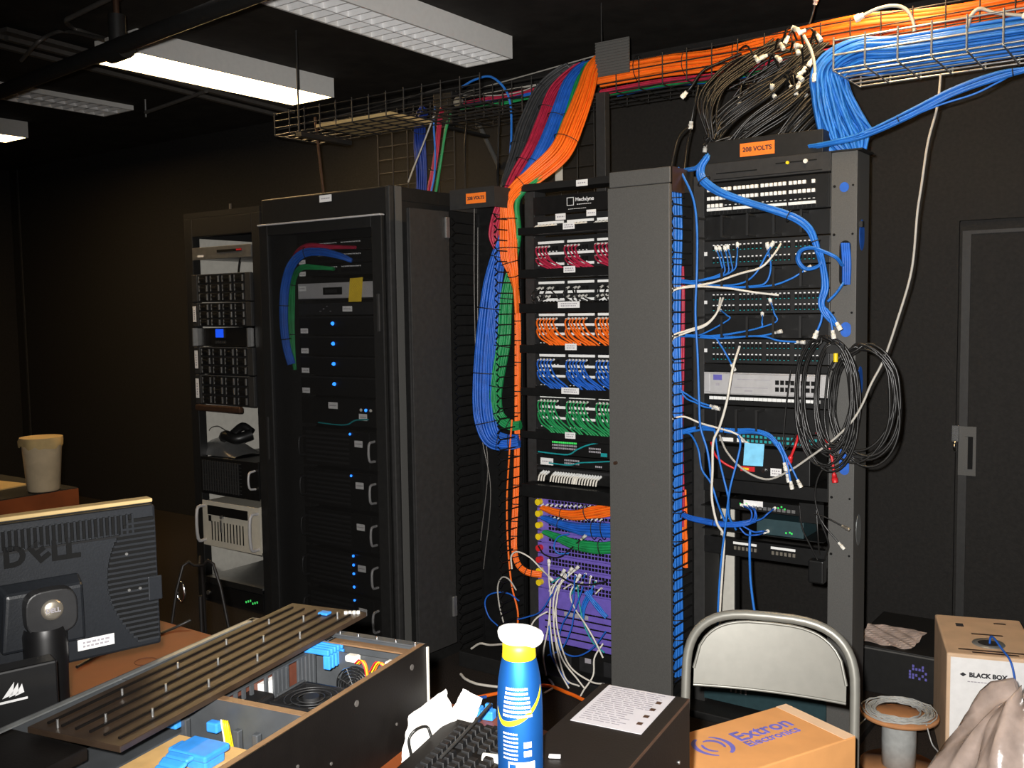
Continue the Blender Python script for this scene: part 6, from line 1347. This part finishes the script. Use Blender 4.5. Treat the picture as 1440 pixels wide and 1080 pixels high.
ER = math.radians(-24.8); yx = Vector((.42, .907, 0)); xx_ = Vector((.907, -.42, 0)); A_ = Vector((-.803, 2.243, .449))
eb = thing('cardboard_box', 'brown cardboard box with blue printing on the folding chair', 'cardboard box', A_, ER)
bw_, bl_, bh_ = .212, .43, .172
MB().box(0, bw_, -bl_, 0, 0, bh_).build('carton', 'card', eb, bevel=.003)
for x0, x1, y0, y1 in ((.0, bw_, -.035, .0),): MB().box(x0+.002, x1-.002, y0, y1-.002, bh_+.0002, bh_+.0009).build('tape', 'card2', eb)
textobj('Extron', 'lettering', eb, 'inkb', (.080, -.155, bh_+.0008), width=.165, rot=(0, 0, PI/2), bold=.0010)
textobj('Electronics', 'lettering', eb, 'inkb', (.118, -.160, bh_+.0008), width=.155, rot=(0, 0, PI/2), bold=.0004)
sw_ = MB()
for k, (r0, w0, a0, a1) in enumerate(((.040, .009, .3, 2.6), (.040, .009, 3.4, 5.8), (.024, .007, .9, 3.4), (.022, .006, 4.0, 6.0))):
    n = 16; v = []
    for i in range(n+1):
        a = a0+(a1-a0)*i/n; w = w0*math.sin(PI*(.15+.85*i/n)*.95)+.002
        for rr in (r0-w/2, r0+w/2): v.append((.085+rr*math.cos(a)*1.15, -.305+rr*math.sin(a), bh_+.0008))
    sw_.add(v, [(2*i, 2*i+1, 2*i+3, 2*i+2) for i in range(n)])
sw_.build('swirl_mark', 'inkb', eb)

# ---------------------------------------------------------------- things on the floor at the right
pb = thing('cable_carton', 'tall white and brown cable pull box standing on the floor at the right', 'carton', (-.672, 3.40, 0), math.radians(17))
cw_, cd_, ch_ = .285, .43, .425
MB().box(0, cw_, 0, cd_, 0, ch_).build('carton', 'card2', pb, bevel=.006)
MB().box(.012, cw_-.002, -.0012, -.0002, .004, ch_-.012).build('white_front', 'paper', pb)
MB().lathe([(.052, .0), (.05, .003), (.034, .004)], 28, 0, (cw_*.5, .13, ch_)).build('cable_port', 'greyp', pb); MB().disc((cw_*.5, .13, ch_+.001), .034, 24, 0, 'z', .003).build('port_hole', 'rack2', pb)
textobj('BLACK BOX', 'lettering', pb, 'ink', (.125, -.0018, ch_-.068), width=.115, bold=.0010)
MB().hexa([(.040, -.0018, ch_-.068), (.050, -.0018, ch_-.075), (.060, -.0018, ch_-.068), (.050, -.0018, ch_-.061)], [(.040, -.0013, ch_-.068), (.050, -.0013, ch_-.075), (.060, -.0013, ch_-.068), (.050, -.0013, ch_-.061)]).build('diamond_mark', 'ink', pb)
b = MB(); [b.box(.064+.01*k, .072+.01*k, -.0018, -.0013, ch_-.092, ch_-.089) for k in range(12)]; b.build('print', 'inkg', pb)
textobj('Giga', 'lettering', pb, 'inko', (.082, -.0018, ch_-.245), width=.07, bold=.0014)
b = MB(); b.add([(.040, -.0018, ch_-.262), (.125, -.0018, ch_-.262), (.082, -.0018, ch_-.305)], [(0, 1, 2)]); b.build('triangle_mark', 'inko', pb)
v = [(.225+.05*math.cos(a), -.0018, ch_-.160+.05*math.sin(a)) for a in np.linspace(0, PI, 16)]; MB().add(v, [tuple(range(16))]).build('half_disc_mark', 'tan', pb); MB().box(.175, .275, -.0018, -.0013, ch_-.185, ch_-.160).build('tan_band', 'tan', pb)
b = MB(); b.box(.06, .085, .30, .335, ch_+.0002, ch_+.001); b.build('square_print', 'ink', pb); b = MB(); b.box(.04, .24, .045, .056, ch_+.0002, ch_+.001); b.box(.08, .22, .022, .034, ch_+.0002, ch_+.001); b.box(.10, .20, .22, .232, ch_+.0002, ch_+.001); b.box(.19, .23, .36, .372, ch_+.0002, ch_+.001); b.build('print', 'bronze', pb)
Rz = Matrix.Rotation(math.radians(17), 3, 'Z'); wp_ = lambda x, y, z: Vector((-.672, 3.40, 0))+Rz @ Vector((x, y, z))
cable('blue cable coming out of the pull box port and hanging over its front', [wp_(.145, .13, ch_-.01), wp_(.150, .12, ch_+.03), wp_(.170, .05, ch_+.015), wp_(.190, -.02, ch_-.01), wp_(.205, -.035, ch_-.10), wp_(.215, -.03, ch_-.20)], 'blue', .0035, name='pull_cable')
# wire spool
so = thing('wire_spool', 'wooden wire spool wound with grey wire on the floor beside the chair', 'spool', (-.815, 3.38, 0)); Rf = .126
MB().lathe([(0, 0), (Rf, 0), (Rf, .010), (0, .010)], 40).build('flange', 'spoolw', so); MB().lathe([(0, .185), (Rf, .185), (Rf, .195), (0, .195)], 40).build('flange', 'spoolw', so)
MB().lathe([(.048, .0105), (.055, .012), (.056, .098), (.055, .1845)], 32).build('wire_winding', 'gwire', so)
b = MB(); rnd = random.Random(8)
for k in range(16):
    r_ = .072+.044*rnd.random(); ox, oy = rnd.uniform(-.007, .007), rnd.uniform(-.007, .007); b.tube([(ox+r_*math.cos(a), oy+r_*math.sin(a), (.199)+.007*rnd.random()+.003*math.sin(3*a+k)) for a in np.linspace(0, 2*PI, 30, endpoint=False)], .0026, 5, closed=True)
b.build('loose_wire', 'gwire', so)
MB().tube(smooth([(.10, -.06, .198), (.125, -.09, .15), (.142, -.06, .10), (.13, -.10, .03), (.06, -.14, .006)], 8), .0024, 5).build('wire_tail', 'gwire', so)
MB().tube(smooth([(-.10, -.04, .198), (-.145, -.05, .15), (-.15, .02, .10), (-.12, .06, .13)], 8), .0024, 5).build('wire_tail', 'gwire', so)
# low black box with crumpled plastic on it
lbx = thing('equipment_box', 'low black box on the floor by the back wall behind the spool', 'box', (-.98, 4.0, 0)); MB().box(-.18, .24, 0, .5, 0, .192).build('casing', 'rack', lbx, bevel=.003); MB().box(-.18, .24, -.002, -.0002, .180, .186).build('edge_line', 'vcm', lbx)
b = MB(); rnd = random.Random(3); [b.box(.05+.012*i, .058+.012*i, -.0012, -.0002, .09+.012*j, .10+.012*j) for i in range(6) for j in range(5) if rnd.random() < .6]; b.build('speckled_label', 'inkb', lbx)
crumple('plastic_film', 'crumpled pale plastic lying on the low black box', 'plastic film', [(-1.14, 4.03, .200), (-.93, 4.03, .200), (-.90, 4.16, .24), (-1.13, 4.16, .24)], 'plastic_film', .012, 5)
# crumpled film bag in front of the pull box
rnd = random.Random(6); vs = []; NA, NR = 64, 12; top = P(1398, 946, 2.95); bc_ = Vector((top.x+.105, 2.93, 0)); ph = [rnd.uniform(0, 6.3) for _ in range(6)]
for i in range(NR+1):
    t = i/NR; z = (top.z-.035)*t**.75
    for j in range(NA):
        a = 2*PI*j/NA; rr = (.285*(1-t)**.6+.06)*(1+.14*math.sin(3*a+ph[0]+2*t)+.09*math.sin(7*a+ph[1]-4*t)+.05*math.sin(13*a+ph[2]+6*t)+.03*math.sin(23*a+ph[3]))
        vs.append((rr*math.cos(a)*.85, rr*math.sin(a)*.75, z*(1+.05*math.sin(5*a+ph[4]))+(.01*math.sin(9*a+9*t))*(0 < i)))
pf = MB().add(vs, [(i*NA+j, i*NA+(j+1) % NA, (i+1)*NA+(j+1) % NA, (i+1)*NA+j) for i in range(NR) for j in range(NA)], 0, True).build('plastic_bag', 'plastic_film', loc=bc_); s_ = pf.modifiers.new('s', 'SOLIDIFY'); s_.thickness = .001
tag(pf, 'crumpled translucent plastic bag on the floor in front of the pull box', 'plastic bag')
# cables on the floor between desk and racks
cable('orange cable lying on the floor behind the spray bottle', [PZ(655, 984, .012), PZ(700, 975, .012), PZ(763, 964, .012), PZ(800, 975, .012), PZ(820, 984, .012)], 'orange', .008, name='floor_cable')
cable('white cable lying on the floor left of the spray bottle', [PZ(648, 948, .01), PZ(655, 955, .01), PZ(672, 962, .01), PZ(700, 966, .01)], 'whitec', .006, name='floor_cable')
cable('pale loop of cable lying on the floor right of the spray bottle', [PZ(760, 944, .01), PZ(772, 955, .01), PZ(778, 966, .01), PZ(765, 975, .01)], 'lgrey', .005, name='floor_cable')
cable('blue cable lying on the floor behind the desk', [PZ(660, 985, .01), PZ(672, 982, .01), PZ(684, 980, .01)], 'blue', .007, name='floor_cable')
# background left: a second table with folder and bin
tb2 = thing('table', 'dark wooden table far left carrying the beige bin', 'table', (-5.2, 2.1, 0)); MB().box(-.9, .66, -.6, .53, DZ-.10, DZ).build('table_top', 'deskmat', tb2, bevel=.003); MB().box(.6605, .665, -.6, .53, DZ-.11, DZ-.005).build('edge_band', 'desk', tb2)
for x in (-.8, .58):
    for y in (-.5, .45): MB().box(x-.03, x+.03, y-.03, y+.03, 0, DZ-.10).build('leg', 'rack', tb2)
fo = thing('paper_folder', 'tan paper sheet lying on the far left table', 'folder', (-4.81, 2.535, DZ+.0005), .14); MB().box(-.55, 0, -.26, .0, 0, .006).build('sheet', 'tan', fo)
bn = thing('waste_bin', 'beige plastic bin with a folded liner on the far left table', 'bin', (-4.60, 2.49, DZ+.0005))
MB().lathe([(0, 0), (.068, 0), (.074, .006), (.092, .245), (.095, .25), (.090, .25), (.072, .012), (0, .01)], 36).build('tub', 'bin', bn)
b = MB(); nn = 40; vs = []; rnd = random.Random(2); fold = [.035+.018*rnd.random() for _ in range(nn)]
for k in range(3):
    for j in range(nn):
        a = 2*PI*j/nn; r_ = (.097, .100, .098)[k]+.006*math.sin(5*a)*(k > 0); vs.append((r_*math.cos(a), r_*math.sin(a), (.263, .245, .262-fold[j]-.0)[k]))
b.add(vs, [(i*nn+j, (i+1)*nn+j, (i+1)*nn+(j+1) % nn, i*nn+(j+1) % nn) for i in range(2) for j in range(nn)], 0, True); b.add([(.097*math.cos(2*PI*j/nn), .097*math.sin(2*PI*j/nn), .263) for j in range(nn)], [tuple(range(nn))]); b.build('liner', 'tan', bn)
